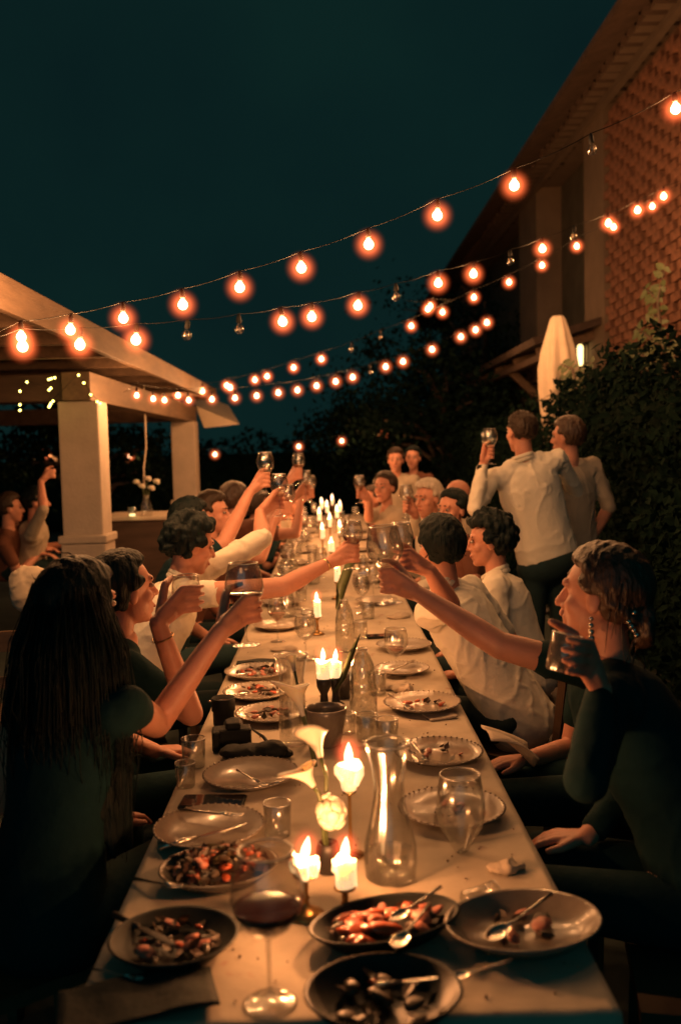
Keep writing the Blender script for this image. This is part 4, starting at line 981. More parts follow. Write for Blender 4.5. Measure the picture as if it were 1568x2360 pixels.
# standing pair
g10 = P(1128, 1040, 5.6)
person('R5', 'standing man in white shirt seen from behind raising a glass', P(1199, 996, 5.85), 112, P(1262, 1285, 5.9), 98,
       {'L': dict(grip=(g10, Z, .012, V(-.05, .1, -1)), elbow=P(1093, 1172, 5.6)), 'R': dict(wrist=P(1345, 1235, 6.2), dir=V(.2, .3, -1), elbow=P(1352, 1180, 6.25))},
       ('crop', 'hair_brown'), ('shirt_white', 1.9), seated=False, seed=15, collar=True, hs=1.04, width=1.14, hem=.05)
wineglass(g10 - Z * .078, 'wine glass raised by the standing man in white shirt', 'W', None)
person('R6', 'standing companion in beige with short lit hair beside the white shirted man', P(1306, 1008, 6.15), 140, P(1328, 1285, 6.3), 110, None, ('short', 'hair_chestnut'), ('shirt_beige', 1.0), seated=False, seed=16, width=.86)
# far guests, hedge side
g11 = P(936, 1166, 6.0)
person('R7', 'white haired man smiling towards the camera', P(985, 1150, 6.4), 222, (.78, 6.5, .57), 200, {'R': dict(grip=(g11, Z, .012, V(.4, .5, -.7)))}, ('short', 'hair_grey'), ('shirt_white', 1.8), seed=17, fine=True, pitch=-4)
wineglass(g11 - Z * .078, 'wine glass held up in front of the white haired man', 'W', None)
person('R8', 'dark haired woman smiling between the white haired man and standing pair', P(1041, 1176, 5.8), 222, (.92, 5.75, .55), 195, None, ('bun', 'hair_black'), ('cloth_rust', .6), female=True, seed=18)
person('R9', 'bald guest behind the smiling dark haired woman', P(1052, 1142, 7.0), 212, (1.05, 7.05, .57), 195, None, ('bald', 'hair_brown'), ('shirt_beige', 1.0), fine=False, seed=19)
g12 = P(828, 1136, 7.2)
person('F1', 'brown haired woman raising a glass where the table narrows', P(886, 1124, 7.6), 235, (.62, 7.7, .55), 215, {'R': dict(grip=(g12, Z, .012, V(.5, .4, -.7)))}, ('bun', 'hair_brown'), ('shirt_beige', .9), female=True, fine=False, seed=20)
wineglass(g12 - Z * .078, 'far wine glass raised by the brown haired woman', 'W', W_ROSE)
person('F2', 'man standing at the far end in beige shirt', P(911, 1061, 10.0), 262, P(921, 1195, 10.1), 262, None, ('short', 'hair_brown'), ('shirt_beige', 1.0), seated=False, fine=False, seed=21)
person('F3', 'slim woman standing beside the beige shirted man at the far end', P(951, 1056, 10.2), 255, P(962, 1195, 10.3), 250, None, ('bun', 'hair_black'), ('cloth_rust', .3), seated=False, female=True, fine=False, seed=22)
person('L8', 'guest in navy far down the pergola side, partly behind raised glasses', P(640, 1172, 8.8), 10, (-.78, 8.8, .56), 5, None, ('short', 'hair_black'), ('cloth_navy', .8), fine=False, seed=31)
person('L9', 'far guest in beige next to the end cluster of candles, pergola side', P(668, 1160, 9.9), -30, (-.75, 9.9, .56), -10, None, ('short', 'hair_brown'), ('shirt_beige', .8), fine=False, seed=32)
person('F4', 'far guest in rust at the end cluster of candles, hedge side', P(858, 1150, 9.0), 210, (.68, 9.0, .55), 190, None, ('bun', 'hair_chestnut'), ('cloth_rust', .7), female=True, fine=False, seed=33)
# other table under the pergola
gb = P(119, 1090, 8.0)
person('B1', 'guest at the other table with arm thrown up beside the pillar', P(84, 1158, 8.1), 10, P(70, 1290, 8.2), 10, {'R': dict(grip=(gb, Z, .02, V(-.3, -.2, -.9)))}, ('short', 'hair_black'), ('shirt_beige', 1.0), fine=False, seed=23)
person('B2', 'guest cut by the frame edge at the other table', P(24, 1172, 8.0), 20, P(10, 1300, 8.1), 10, None, ('short', 'hair_brown'), ('cloth_rust', .6), fine=False, seed=24)
for k, (x, y, a, l) in enumerate(((-.80, 2.25, 38, 'wooden chair under the long haired woman'), (-.88, 2.92, 25, 'wooden chair under the woman in profile'), (-.94, 3.92, 15, 'wooden chair under the curly haired guest'), (-.94, 4.83, 20, 'wooden chair under the guest in navy'),
        (.88, 2.06, 168, 'wooden chair under the drinking woman'), (.94, 2.88, 180, 'wooden chair under the guest in black'), (.78, 3.70, 140, 'wooden chair under the bent headed guest'), (.95, 4.38, 165, 'wooden chair under the tousled haired guest'))):
    chair(x, y, a, l)

# jewellery, watch and napkins
p = PEOPLE['R1']; ear = p['head'] + p['H'] @ V(-.010, -.090, -.045)
er = empty('earring', ear, label='dangling pearl earring on the drinking woman', cat='earring')
for k in range(4): obj('pearl', [ell((0, 0, -.016 * k), np.eye(3) * (.006 + .001 * k), 10, 6)], 'steel', er)
hc = p['head'] + p['H'] @ V(-.10, -.055, -.055)
obj('hair_clip', [ell(V(.010 * math.cos(k), .006 * math.sin(k * 2), .011 * (k - 2)), np.eye(3) * .0075, 8, 5) for k in range(6)], 'steel', loc=hc, label='jewelled clip in the chestnut updo', cat='hair clip')
p = PEOPLE['R5']; _, _, _, _, S_, El_, W_ = p['limbs']['L']; d_ = norm(W_ - El_)
ring = lathe([(.030, -.011), (.034, -.011), (.034, .011), (.030, .011), (.030, -.011)], 20, False)
wt = obj('wristwatch', [xf(ring, frame(d_)), xf(lathe([(1e-4, 0), (.017, 0), (.017, .008), (1e-4, .009)], 16, False), frame(V(-.6, -.8, 0)), V(-.6, -.8, 0) * .030)], 'camera_black', loc=W_ - d_ * .025, label='dark wristwatch on the standing man', cat='watch')
p = PEOPLE['L3']; _, _, _, _, S_, El_, W_ = p['limbs']['R']; d_ = norm(W_ - El_)
obj('bracelet', [xf(lathe([(.027, -.003), (.030, -.003), (.030, .003), (.027, .003), (.027, -.003)], 20, False), frame(d_))], 'bright_brass', loc=W_ - d_ * .02, label='thin bright bracelet on the forearm across the candles', cat='bracelet')
p = PEOPLE['L2']; _, _, _, _, S_, El_, W_ = p['limbs']['R']; d_ = norm(W_ - El_)
obj('bracelet', [xf(lathe([(.032, -.0015), (.034, -.0015), (.034, .0015), (.032, .0015), (.032, -.0015)], 20, False), frame(d_))], 'brass', loc=W_ - d_ * .05, label='thin cord bracelet on the wrist of the woman in profile', cat='bracelet')
# ------------------------------------------------------------------ candles
FL = new_mesh('flame', lathe([(1e-4, 0), (.0065, .004), (.0088, .012), (.0080, .022), (.0048, .034), (1e-4, .046)], 10, False), 'flame')
FLF = new_mesh('flame', lathe([(1e-4, 0), (.0065, .005), (.0085, .013), (.0068, .024), (.0035, .034), (1e-4, .044)], 8, False), 'flame_far')
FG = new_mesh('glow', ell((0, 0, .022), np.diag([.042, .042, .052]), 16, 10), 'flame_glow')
def candle(u, v, hh, r, hc, label, hm='brass', style='stick', flare=1.0, drips=0, far=False, group=None, lean=(0, 0), base=None, fs=1.0, glow=True, seed=0):
    g = random.Random(seed)
    b = T(u, v) if base is None else np.asarray(base, float)
    root = empty('candle', b, label=label, cat='candle', group=group)
    n = 14 if far else 24
    if style == 'stick':
        pr = [(1e-4, 0), (.036, 0), (.037, .004), (.020, .012), (.009, .022), (.0065, hh * .4), (.010, hh * .46), (.0065, hh * .52), (.0065, hh * .86), (r * .75, hh * .93), (r * 1.15, hh), (r * 1.1, hh + .004), (1e-4, hh + .004)]
    elif style == 'cup':
        pr = [(1e-4, 0), (.030, 0), (.031, .005), (.016, .015), (.013, hh * .5), (r * 1.05, hh * .75), (r * 1.12, hh), (r * .95, hh + .003), (1e-4, hh + .003)]
    else:
        pr = [(1e-4, 0), (.030, 0), (.030, .004), (.006, .010), (.0042, .02), (.0042, hh - .01), (r * .9, hh - .004), (r * 1.0, hh), (1e-4, hh + .002)]
    obj('holder', lathe(pr, n, False), hm, root)
    z0, z1 = hh + .004, hh + hc
    wp = [(1e-4, z0), (r * .96, z0), (r, z0 + .004), (r * .97, z0 + hc * .5), (r * flare * .98, z1 - .010), (r * flare * 1.05, z1 - .003), (r * flare * .98, z1), (r * flare * .70, z1 - .004), (r * .4, z1 - .008), (1e-4, z1 - .009)]
    vv, ff = lathe(wp, n, False)
    an = np.arctan2(vv[:, 1], vv[:, 0]); k = 1 + .05 * np.sin(an * 3 + seed) + .03 * np.sin(an * 7 + vv[:, 2] * 60); vv[:, 0] *= k; vv[:, 1] *= k
    vv[:, 2] += np.where(vv[:, 2] > z1 - .006, .006 * np.sin(an * 2 + seed * 2.1), 0)
    wx = [(vv, ff)]
    for i in range(drips):
        a = i * 6.283 / max(1, drips) + g.uniform(-.4, .4); rr = r * flare * .95; L = g.uniform(.35, 1.0) * hc
        wx.append(tube([(math.cos(a) * rr, math.sin(a) * rr, z1 - .004), (math.cos(a) * rr * 1.05, math.sin(a) * rr * 1.05, z1 - L * .5), (math.cos(a) * r * 1.02, math.sin(a) * r * 1.02, z1 - L)], [.007, .0055, .007], 7))
        wx.append(ell((math.cos(a) * r * 1.02, math.sin(a) * r * 1.02, z1 - L), np.eye(3) * .0075, 8, 5))
    obj('wax', wx, 'wax', root)
    obj('wick', [tube([(0, 0, z1 - .012), (.001, 0, z1 + .006)], .0012, 5)], 'wick', root)
    fl = link('flame', FLF if far else FL, root); fl.matrix_local = rot_of(frame(V(lean[0], lean[1], 1)) * fs, (0, 0, z1 + .001))
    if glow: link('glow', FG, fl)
    lamp(fl, 'far_flame_light' if far else 'flame_light', (1.0, 0.37, 0.12), 3.6 if far else 3.0, .009, (0, 0, .020))
    return b
candle(704, 2110, .082, .020, .034, 'stubby candle melting over a thin brass stick, nearest pair', 'brass', 'stick', 1.30, 4, lean=(.22, 0), seed=1)
candle(796, 2112, .058, .019, .058, 'upright white candle on a short dark stick, nearest pair', 'brass', 'stick', 1.06, 2, lean=(.12, 0), seed=2)
candle(808, 1972, .150, .016, .062, 'tallest candle with heavy wax drips on a thin pale stand', 'bright_brass', 'thin', 1.85, 7, lean=(.02, 0), fs=1.1, seed=3)
candle(747, 1632, .105, .024, .068, 'thick candle on black holder, paired in mid table', 'black_iron', 'cup', 1.12, 3, seed=4)
candle(774, 1626, .100, .018, .062, 'slimmer candle touching the thick one on a black holder', 'black_iron', 'cup', 1.05, 2, lean=(.1, 0), seed=5)
candle(731, 1462, .085, .016, .085, 'single candle beyond the glass carafes', 'brass', 'stick', 1.0, 1, seed=6)
candle(777, 1380, .105, .017, .095, 'candle beside the tall green leaf', 'brass', 'stick', 1.05, 1, seed=7)
candle(764, 1305, .115, .018, .080, 'candle under the reaching forearm', 'brass', 'stick', 1.1, 2, True, seed=8)
for i, (x, y, h) in enumerate(((-.07, 8.3, .13), (.09, 8.7, .12), (.00, 9.3, .15), (-.11, 9.9, .17), (.08, 10.4, .16), (-.03, 11.0, .18), (.13, 11.5, .15), (-.10, 11.9, .17), (.04, 12.5, .18))):
    candle(0, 0, h, .018, .09, 'small candle in the crowded far cluster of flames', 'brass', 'stick', 1.05, 1, True, 'candles clustered at the far end of the table', base=(x, y, TZ), glow=False, fs=1.5, seed=20 + i)

# ------------------------------------------------------------------ flowers, vases, carafes
def vase(u, v, prof, m, label, base=None, name='vase', cat='vase', n=28, open_=True):
    b = T(u, v) if base is None else base
    o_, i_ = shell(prof, .0022)
    me = with_rim(name, lathe(o_ + i_, n, False), prof[-1][0] - .001, prof[-1][1], n, m) if m == 'clear_glass' else new_mesh(name, lathe(o_ + i_, n, False), m)
    o = link(name, me, None, b, label=label, cat=cat); return b, o
vb1, _ = vase(676, 1714, [(1e-4, 0), (.040, 0), (.043, .004), (.045, .06), (.040, .15), (.038, .21), (.047, .265), (.055, .285)], 'clear_glass', 'flared clear glass vase with a single lily leaning out')
vb2, _ = vase(757, 2008, [(1e-4, 0), (.022, 0), (.026, .004), (.027, .05), (.022, .065)], 'black_iron', 'small black vase of white flowers behind the nearest candles')
vb3, _ = vase(752, 1716, [(1e-4, 0), (.038, 0), (.046, .006), (.056, .05), (.064, .10), (.066, .118)], 'stoneware', 'grey stoneware pot with dark stems in front of the paired candles')
def lily(path, r, L, label, up=None, stem_r=.0045, m='lily_white', seed=0, bend=.5):
    path = [np.array(p, float) for p in path]; b = path[0]; d = norm(path[-1] - path[-2])
    root = empty('calla_lily', b, label=label, cat='flower')
    obj('stem', [tube([p - b for p in path], stem_r, 8)], 'stem_green', root)
    n, k = 22, 9; vv = []
    R = frame(d, up if up is not None else V(0, -1, .2))
    for i in range(k):
        t = i / (k - 1); rad = .006 + r * (t ** 1.6) * (1 - .0 * t)
        for j in range(n):
            a = 2 * math.pi * j / n; ca, sa = math.cos(a), math.sin(a)
            lip = max(0, ca) ** 2 * t * t
            rr = rad * (1 + .55 * lip); z = L * t * (1 + .22 * lip) - r * .8 * t ** 3 * (1 - max(0, ca)) * .6
            if t > .8: rr *= 1 + .10 * (t - .8) / .2
            vv.append((rr * ca, rr * sa, z - bend * 0))
    ff = [(i * n + j, i * n + (j + 1) % n, (i + 1) * n + (j + 1) % n, (i + 1) * n + j) for i in range(k - 1) for j in range(n)]
    vv = np.array(vv); iv = vv[::1].copy(); iv[:, :2] *= .90; iv[:, 2] += .002
    nn = len(vv); ff2 = [tuple(q + nn for q in f[::-1]) for f in ff]; rim = [((k - 1) * n + j, (k - 1) * n + (j + 1) % n, nn + (k - 1) * n + (j + 1) % n, nn + (k - 1) * n + j) for j in range(n)]
    obj('petal', xf((np.concatenate([vv, iv]), ff + ff2 + rim), R, path[-1] - b), m, root)
    obj('spadix', xf(caps((0, 0, L * .25), .004, (0, 0, L * .8), .003, 8), R, path[-1] - b), 'bright_brass', root)
Y2 = vb2[1]
lily([vb2 + V(0, 0, .03), P(748, 1900, Y2), P(752, 1790, Y2), P(738, 1745, Y2 + .01)], .026, .062, 'white calla lily upright above the small black vase', V(-.3, -1, 0))
lily([vb2 + V(0, 0, .03), P(745, 1930, Y2 - .01), P(742, 1860, Y2 - .02), P(733, 1828, Y2 - .02), P(722, 1812, Y2 - .02)], .026, .055, 'white calla lily drooping towards the plates', V(-1, -.4, .2))
lily([vb1 + V(.03, 0, .02), P(715, 1680, vb1[1] - .03), P(690, 1600, vb1[1] - .05), P(678, 1545, vb1[1] - .06)], .010, .05, 'tall lily bud rising out of the flared glass vase', V(0, -1, 0))
lily([P(726, 1770, 2.62) * V(1, 1, 0) + V(0, 0, TZ + .02), P(716, 1715, 2.63), P(698, 1650, 2.64)], .034, .10, 'large lily leaning over the flared vase with dark stem', V(-1, -.3, .1), .007)
rose = []
g = np.random.default_rng(5)
for i in range(46):
    d = g.normal(size=3); d /= np.linalg.norm(d); t = np.cross(d, g.normal(size=3)); t /= np.linalg.norm(t)
    rose.append(ell(d * V(.032, .028, .038) * g.uniform(.65, 1.0), np.stack([t * .016, np.cross(d, t) * .016, d * .006], 1), 8, 5))
obj('white_blossom', rose, 'lily_white', loc=P(762, 1872, Y2 - .015), label='ruffled white blossom resting low beside the tall candle', cat='flower')
def blade(pts, w, label):
    pts = [np.array(p, float) for p in pts]; b = pts[0]; v = []; k = len(pts)
    for i, p in enumerate(pts):
        d = norm(pts[min(i + 1, k - 1)] - pts[max(i - 1, 0)]); s = norm(np.cross(d, V(0, 1, .2))); q = w * math.sin(math.pi * (.12 + .86 * i / (k - 1)))
        v += [p - s * q - b, p + V(0, .008, 0) - b, p + s * q - b, p + V(0, .011, 0) - b]
    f = []
    for i in range(k - 1):
        a = i * 4; f += [(a, a + 1, a + 5, a + 4), (a + 1, a + 2, a + 6, a + 5), (a + 2, a + 3, a + 7, a + 6), (a + 3, a, a + 4, a + 7)]
    obj('leaf_blade', (np.array(v), f), 'stem_green', loc=b, label=label, cat='leaf')
blade([T(770, 1640) + V(0, 0, .07), P(790, 1560, 3.3), P(812, 1500, 3.3), P(830, 1460, 3.32)], .012, 'thin curved leaf arching over the paired candles')
blade([T(778, 1440) + V(0, 0, .08), P(787, 1350, 4.9), P(806, 1300, 4.9), P(828, 1262, 4.9)], .030, 'broad green leaf standing beside the single candles')
obj('black_jar', [lathe([(1e-4, 0), (.038, 0), (.040, .004), (.040, .085), (.034, .092), (1e-4, .092)], 24, False)], 'black_iron', loc=T(790, 1606), label='squat black jar with dark leaves by the paired candles', cat='jar')

def carafe(u, v, s, label, m='clear_glass', prof=None, water=True):
    b = T(u, v); prof = prof or [(1e-4, 0), (.046, 0), (.054, .006), (.058, .04), (.056, .075), (.044, .125), (.034, .175), (.032, .205), (.037, .245), (.046, .285), (.049, .297)]
    o_, i_ = shell(prof, .0022)
    r_ = empty('carafe', b, np.eye(3) * s, label=label, cat='carafe'); link('vessel', with_rim('vessel', lathe(o_ + i_, 32, False), prof[-1][0] - .001, prof[-1][1], 32, m), r_)
    if water: obj('water', lathe([(1e-4, .006), (.05, .008), (.0545, .04), (.0535, .058), (.05, .0582), (1e-4, .0582)], 28, False), 'water', r_)
carafe(900, 2022, 1.0, 'waisted clear glass carafe nearest the camera')
domed = [(1e-4, 0), (.043, 0), (.046, .004), (.047, .10), (.045, .15), (.038, .195), (.026, .225), (.019, .235), (.019, .25)]
carafe(838, 1662, 1.0, 'embossed glass bottle standing beside the paired candles', 'cut_glass', domed, False)
carafe(795, 1500, .95, 'embossed glass bottle further back with a stem in it', 'cut_glass', domed, False)
carafe(660, 1420, .95, 'clear carafe under the wine glasses in mid table', 'clear_glass', None, True)
carafe(720, 1345, .9, 'small clear carafe near the reaching forearm', 'clear_glass', None, True)

# ------------------------------------------------------------------ plates, platters and food
def plate_prof(r, dep=.022):
    return [(1e-4, 0), (r * .62, 0), (r * .68, .003), (r * .97, dep), (r, dep + .002), (r * .97, dep + .004), (r * .66, .008), (1e-4, .007)]
PL = {m: new_mesh('plate', lathe(plate_prof(.135), 40, False), m) for m in ('stoneware', 'porcelain', 'stoneware_dark')}
def beads(r, z, n=44): return [ell((math.cos(i * 6.2832 / n) * r, math.sin(i * 6.2832 / n) * r, z), np.eye(3) * .0034, 7, 4) for i in range(n)]
BEAD = {m: new_mesh('beaded_rim', beads(.131, .0255), m) for m in ('stoneware', 'porcelain', 'stoneware_dark')}
def plate(u, v, label, s=1.0, m='stoneware', group=None, base=None, beaded=True, tilt=(0, 0), dz=0.0):
    b = (T(u, v) if base is None else np.asarray(base, float)) + V(0, 0, .002 + dz)
    r_ = empty('plate', b, frame(V(tilt[0], tilt[1], 1)) * s, label=label, cat='plate', group=group)
    link('dish', PL[m], r_)
    if beaded: link('beaded_rim', BEAD[m], r_)
    return b
BIT = {}
for m in ('tomato', 'ham', 'salad_green', 'olive'):
    for k in range(3):
        g = np.random.default_rng(k + 3); v_, f_ = ell((0, 0, 0), np.eye(3), 9, 6); v_ = v_ + wave_noise(k + 40, 2.3, .22)(v_)[:, None] * v_
        BIT[m, k] = new_mesh('food_piece', (v_, f_), m)
def leafy(n, R0, zz, size, seed):
    g = np.random.default_rng(seed); a = g.uniform(0, 6.28, n); r = np.sqrt(g.uniform(0, 1, n)) * R0
    p = np.stack([np.cos(a) * r, np.sin(a) * r, zz * (1 - (r / R0) ** 2 * .7) + g.uniform(0, .012, n)], 1)
    return leaf_prims(p, np.tile(V(0, 0, 1.), (n, 1)), size, seed)
def food(b, label, R0, h, pieces, leaves, seed, name='salad', cat='food', ax=(1, 1), rot=0.0, lsize=.032):
    """pieces: {material: (count, size)}; every piece is its own part"""
    g = random.Random(seed); c, s = math.cos(rot), math.sin(rot)
    r_ = empty(name, b + V(0, 0, .008), np.array([[c, -s, 0], [s, c, 0], [0, 0, 1]]), label=label, cat=cat)
    if leaves:
        v_, f_ = leafy(leaves, R0, h, lsize, seed); v_ = v_ * V(ax[0], ax[1], 1); v_[:, 2] = np.maximum(v_[:, 2], .004)
        obj('leaves', (v_, f_), 'salad_green', r_, False, kind='stuff')
    for m, (n, sz) in pieces.items():
        for i in range(n):
            a = g.uniform(0, 6.28); q = math.sqrt(g.random()) * R0 * .88
            o = link('food_piece', BIT[m, i % 3], r_)
            S = np.diag([sz * g.uniform(.8, 1.5), sz * g.uniform(.6, 1.0), sz * g.uniform(.3, .55)])
            M = rot_of(frame(V(g.uniform(-.5, .5), g.uniform(-.5, .5), 1), azv(g.uniform(0, 360))) @ S, (q * math.cos(a) * ax[0], q * math.sin(a) * ax[1], h * (1 - (q / R0) ** 2 * .7) + sz * .35))
            o.matrix_local = M
def oval(u, v, rx, ry, dep, m, label, rot=0.0, name='platter', base=None):
    b = (T(u, v) if base is None else base) + V(0, 0, .002)
    v_, f_ = lathe([(1e-4, 0), (.66, 0), (.74, .08), (.96, .85), (1.0, 1.0), (.975, 1.08), (.93, .92), (.70, .16), (1e-4, .12)], 44, False)
    an = np.arctan2(v_[:, 1], v_[:, 0]); k = 1 + .025 * np.sin(an * 2 + 1) * (v_[:, 2] > .3)
    v_ = v_ * V(rx, ry, dep) * np.stack([k, k, np.ones_like(k)], 1)
    c, s = math.cos(rot), math.sin(rot)
    return b, obj(name, xf((v_, f_), np.array([[c, -s, 0], [s, c, 0], [0, 0, 1]])), m, None, True, loc=b, label=label, cat='plate')
sz = lambda px, b: px * b[1] / FPX
# nearest platters
b = T(884, 2296); b, _ = oval(884, 2336, .128, .112, .040, 'stoneware_dark', 'dark round serving bowl at the near end of the table', base=T(884, 2336))
food(b, 'scraps of dark salad left in the near serving bowl', .085, .008, {'salad_green': (9, .016), 'tomato': (2, .011)}, 26, 3)
b, _ = oval(402, 2192, .118, .112, .030, 'stoneware_dark', 'dark dinner plate at the near corner with a knife across')
food(b, 'leftover leaves and ham on the near corner plate', .080, .010, {'ham': (6, .014), 'olive': (8, .012), 'tomato': (3, .008)}, 40, 5)
b, _ = oval(506, 2025, .128, .110, .030, 'stoneware', 'round platter heaped with mixed salad beside the wine glass', .2)
food(b, 'heaped mixed salad with tomato wedges on the round platter', .108, .038, {'tomato': (22, .014), 'ham': (14, .015), 'olive': (16, .011), 'salad_green': (16, .016)}, 210, 6, ax=(1, .86))
b, _ = oval(888, 2160, .148, .088, .036, 'stoneware_dark', 'oval serving dish of tomatoes right by the nearest candles', .32)
food(b, 'roasted tomatoes and peppers piled in the oval serving dish', .095, .020, {'tomato': (16, .020), 'ham': (8, .018), 'olive': (10, .014)}, 30, 7, ax=(1.25, .70), rot=.32)
b, _ = oval(1205, 2160, .148, .120, .034, 'stoneware', 'wide scalloped plate hanging near the cloth edge', .15)
food(b, 'a folded leaf and scraps on the wide scalloped plate', .07, .006, {'ham': (4, .016), 'salad_green': (4, .014)}, 12, 8)
# plates down the table
b = plate(1040, 1880, 'beaded plate behind the tapered glass near the cloth edge', 1.0, 'stoneware'); food(b, 'few leaves left on the plate behind the tapered glass', .06, .004, {'olive': (3, .010), 'ham': (2, .012)}, 6, 9)
b = plate(1010, 1748, 'grey beaded plate with cutlery resting on its rim', .98, 'stoneware'); food(b, 'last bits of supper on the grey beaded plate', .075, .004, {'ham': (4, .010), 'olive': (2, .008)}, 5, 10)
b = plate(972, 1632, 'beaded plate with a red smear and fork, by the white shirts', 1.02, 'porcelain'); food(b, 'red tomato leftovers on the beaded plate by the white shirts', .08, .006, {'tomato': (7, .012), 'salad_green': (4, .010)}, 6, 11)
b = plate(578, 1800, 'grey plate with crossed fork and knife behind the phone', 1.0, 'stoneware')
b = plate(482, 1925, 'grey plate near the table edge beside the salad platter', 1.0, 'stoneware')
b = plate(592, 1558, 'pale plate of leftovers tilted up past the glass vase', 1.0, 'porcelain'); food(b, 'mixed leftovers on the plate past the glass vase', .085, .010, {'tomato': (5, .012), 'salad_green': (8, .012), 'ham': (4, .012)}, 14, 12)
b = plate(592, 1605, 'plate of salad with spoon handle poking past the cloth', .95, 'porcelain'); food(b, 'salad scraps on the plate with the spoon', .085, .012, {'tomato': (8, .013), 'salad_green': (8, .013), 'olive': (4, .010)}, 18, 13)
b = plate(624, 1655, 'pale plate behind the camera strap', .92, 'porcelain'); food(b, 'meat and leaves on the plate behind the camera', .08, .010, {'ham': (8, .013), 'salad_green': (5, .012)}, 10, 14)
b = plate(925, 1550, 'small pale plate under the half drunk wine glass', .85, 'porcelain')
b = plate(930, 1495, 'plate near the bent arm of the white shirt', .95, 'porcelain')
b = plate(640, 1448, 'pale plate in the middle distance under raised glasses', .95, 'porcelain')
gk = random.Random(4)
for i in range(14):
    y = 5.6 + (i // 2) * .95 + gk.uniform(-.1, .1); x = (-.28 if i % 2 else .29) + gk.uniform(-.03, .03)
    plate(0, 0, 'pale plate among the crowded far settings', .95, 'porcelain', 'plates laid along the far half of the table', (x, y, TZ), False)

# ------------------------------------------------------------------ cutlery
def fork_mesh():
    p = [tube([(0, 0, .002), (.05, 0, .003), (.11, 0, .004), (.135, 0, .009)], [.0048, .0036, .0026, .0040], 8)]
    for q in (-1.5, -.5, .5, 1.5): p.append(tube([(.132, q * .0042, .008), (.150, q * .0050, .004), (.180, q * .0046, .009)], [.0020, .0016, .0010], 5))
    p.append(box((.138, 0, .0065), (.014, .019, .0028))); return new_mesh('fork', p, 'steel')
def knife_mesh():
    return new_mesh('knife', [tube([(0, 0, .004), (.04, 0, .004), (.09, 0, .004)], [.0062, .0056, .0044], 8), xf(ell((0, 0, 0), np.diag([.062, .0095, .0013]), 16, 6), t=(.150, 0, .004))], 'steel')
def spoon_mesh():
    b = lathe([(1e-4, 0), (.6, .08), (.9, .30), (1.0, .52), (.96, .50), (.85, .28), (.55, .13), (1e-4, .06)], 18, False)
    return new_mesh('spoon', [tube([(0, 0, .003), (.06, 0, .004), (.12, 0, .006), (.14, 0, .010)], [.0052, .0038, .0028, .0036], 8), xf((b[0] * V(.032, .021, .014), b[1]), t=(.168, 0, .002))], 'steel')
CUT = {'fork': fork_mesh(), 'knife': knife_mesh(), 'spoon': spoon_mesh()}
CUT['dark_knife'] = CUT['knife'].copy(); CUT['dark_knife'].materials[0] = MATS['black_iron']
def cut(kind, uv0, uv1, z0, z1, label, group=None):
    a, b = T(*uv0, TZ + z0), T(*uv1, TZ + z1); d = b - a; L = np.linalg.norm(d)
    R = np.stack([norm(d), norm(np.cross(V(0, 0, 1), d)), V(0, 0, 0)], 1); R[:, 2] = np.cross(R[:, 0], R[:, 1])
    s = L / (.180 if kind == 'fork' else .205)
    link(kind if kind != 'dark_knife' else 'knife', CUT[kind], None, a, R * s, label=label, cat=kind if kind != 'dark_knife' else 'knife', group=group)
cut('fork', (310, 2027), (420, 2052), .006, .034, 'fork handle pointing off the cloth beside the salad platter')
cut('knife', (366, 1958), (566, 1902), .012, .034, 'long knife leaning over the grey plate near the edge')
cut('fork', (415, 1868), (560, 1885), .030, .032, 'fork lying on the grey plate near the edge')
cut('dark_knife', (262, 2112), (400, 2182), .012, .034, 'dark handled knife lying across the near corner plate')
cut('fork', (545, 1775), (610, 1812), .033, .014, 'fork crossing the plate behind the phone')
cut('knife', (655, 1800), (580, 1818), .030, .014, 'knife crossing the plate behind the phone')
cut('spoon', (1270, 2062), (1120, 2180), .060, .026, 'serving spoon leaning out of the wide scalloped plate')
cut('spoon', (1015, 2045), (900, 2130), .070, .050, 'spoon standing out of the oval dish of tomatoes')
cut('spoon', (990, 2085), (905, 2195), .060, .046, 'second spoon resting on the rim of the oval dish')
cut('fork', (895, 1600), (950, 1640), .035, .012, 'fork on the plate with the red smear')
cut('knife', (935, 1718), (965, 1765), .034, .012, 'knife on the rim of the grey beaded plate')
cut('fork', (948, 1712), (985, 1762), .034, .012, 'fork on the rim of the grey beaded plate')
cut('spoon', (480, 1618), (570, 1600), .030, .024, 'spoon handle poking past the cloth toward the guests')
cut('fork', (905, 1545), (955, 1525), .022, .024, 'fork on the small plate under the wine glass')
cut('spoon', (1180, 2215), (1035, 2262), .050, .030, 'spoon lying between the round bowl and scalloped plate')
cut('knife', (860, 2272), (1010, 2256), .050, .050, 'knife balanced along the rim of the near serving bowl')
cut('fork', (212, 2234), (330, 2262), .012, .012, 'fork on the dark napkin at the near table corner')

# ------------------------------------------------------------------ glasses standing on the table
b = T(622, 2312); wineglass(b, 'large glass of red wine standing nearest the camera', 'B', B_RED, s=1.12)
TAP = [(1e-4, 0), (.013, 0), (.016, .003), (.050, .062), (.057, .092), (.054, .130), (.046, .180)]
a_, i_ = shell(TAP, .0016); r_ = empty('stemless_glass', T(1062, 1962), label='large tapered glass standing by itself before the beaded plate', cat='glass'); link('glass', with_rim('glass', lathe(a_ + i_, 32, False), .0452, .180, 32), r_)
wineglass(T(913, 1562), 'half drunk red wine glass on the white shirt side', 'L', W_RED_LOW)
tumbler(T(846, 1706), 'heavy ridged tumbler behind the carafe', cut=True)
tumbler(T(892, 1718), 'second ridged tumbler beside the carafe neck', cut=True)
tumbler(T(447, 1766), 'plain tumbler on the table edge beside the camera', water=True)
tumbler(T(428, 1812), 'low tumbler at the table edge in front of the camera', cut=True, s=.8)
tumbler(T(640, 1925), 'clear tumbler tucked behind the salad platter', s=.95)
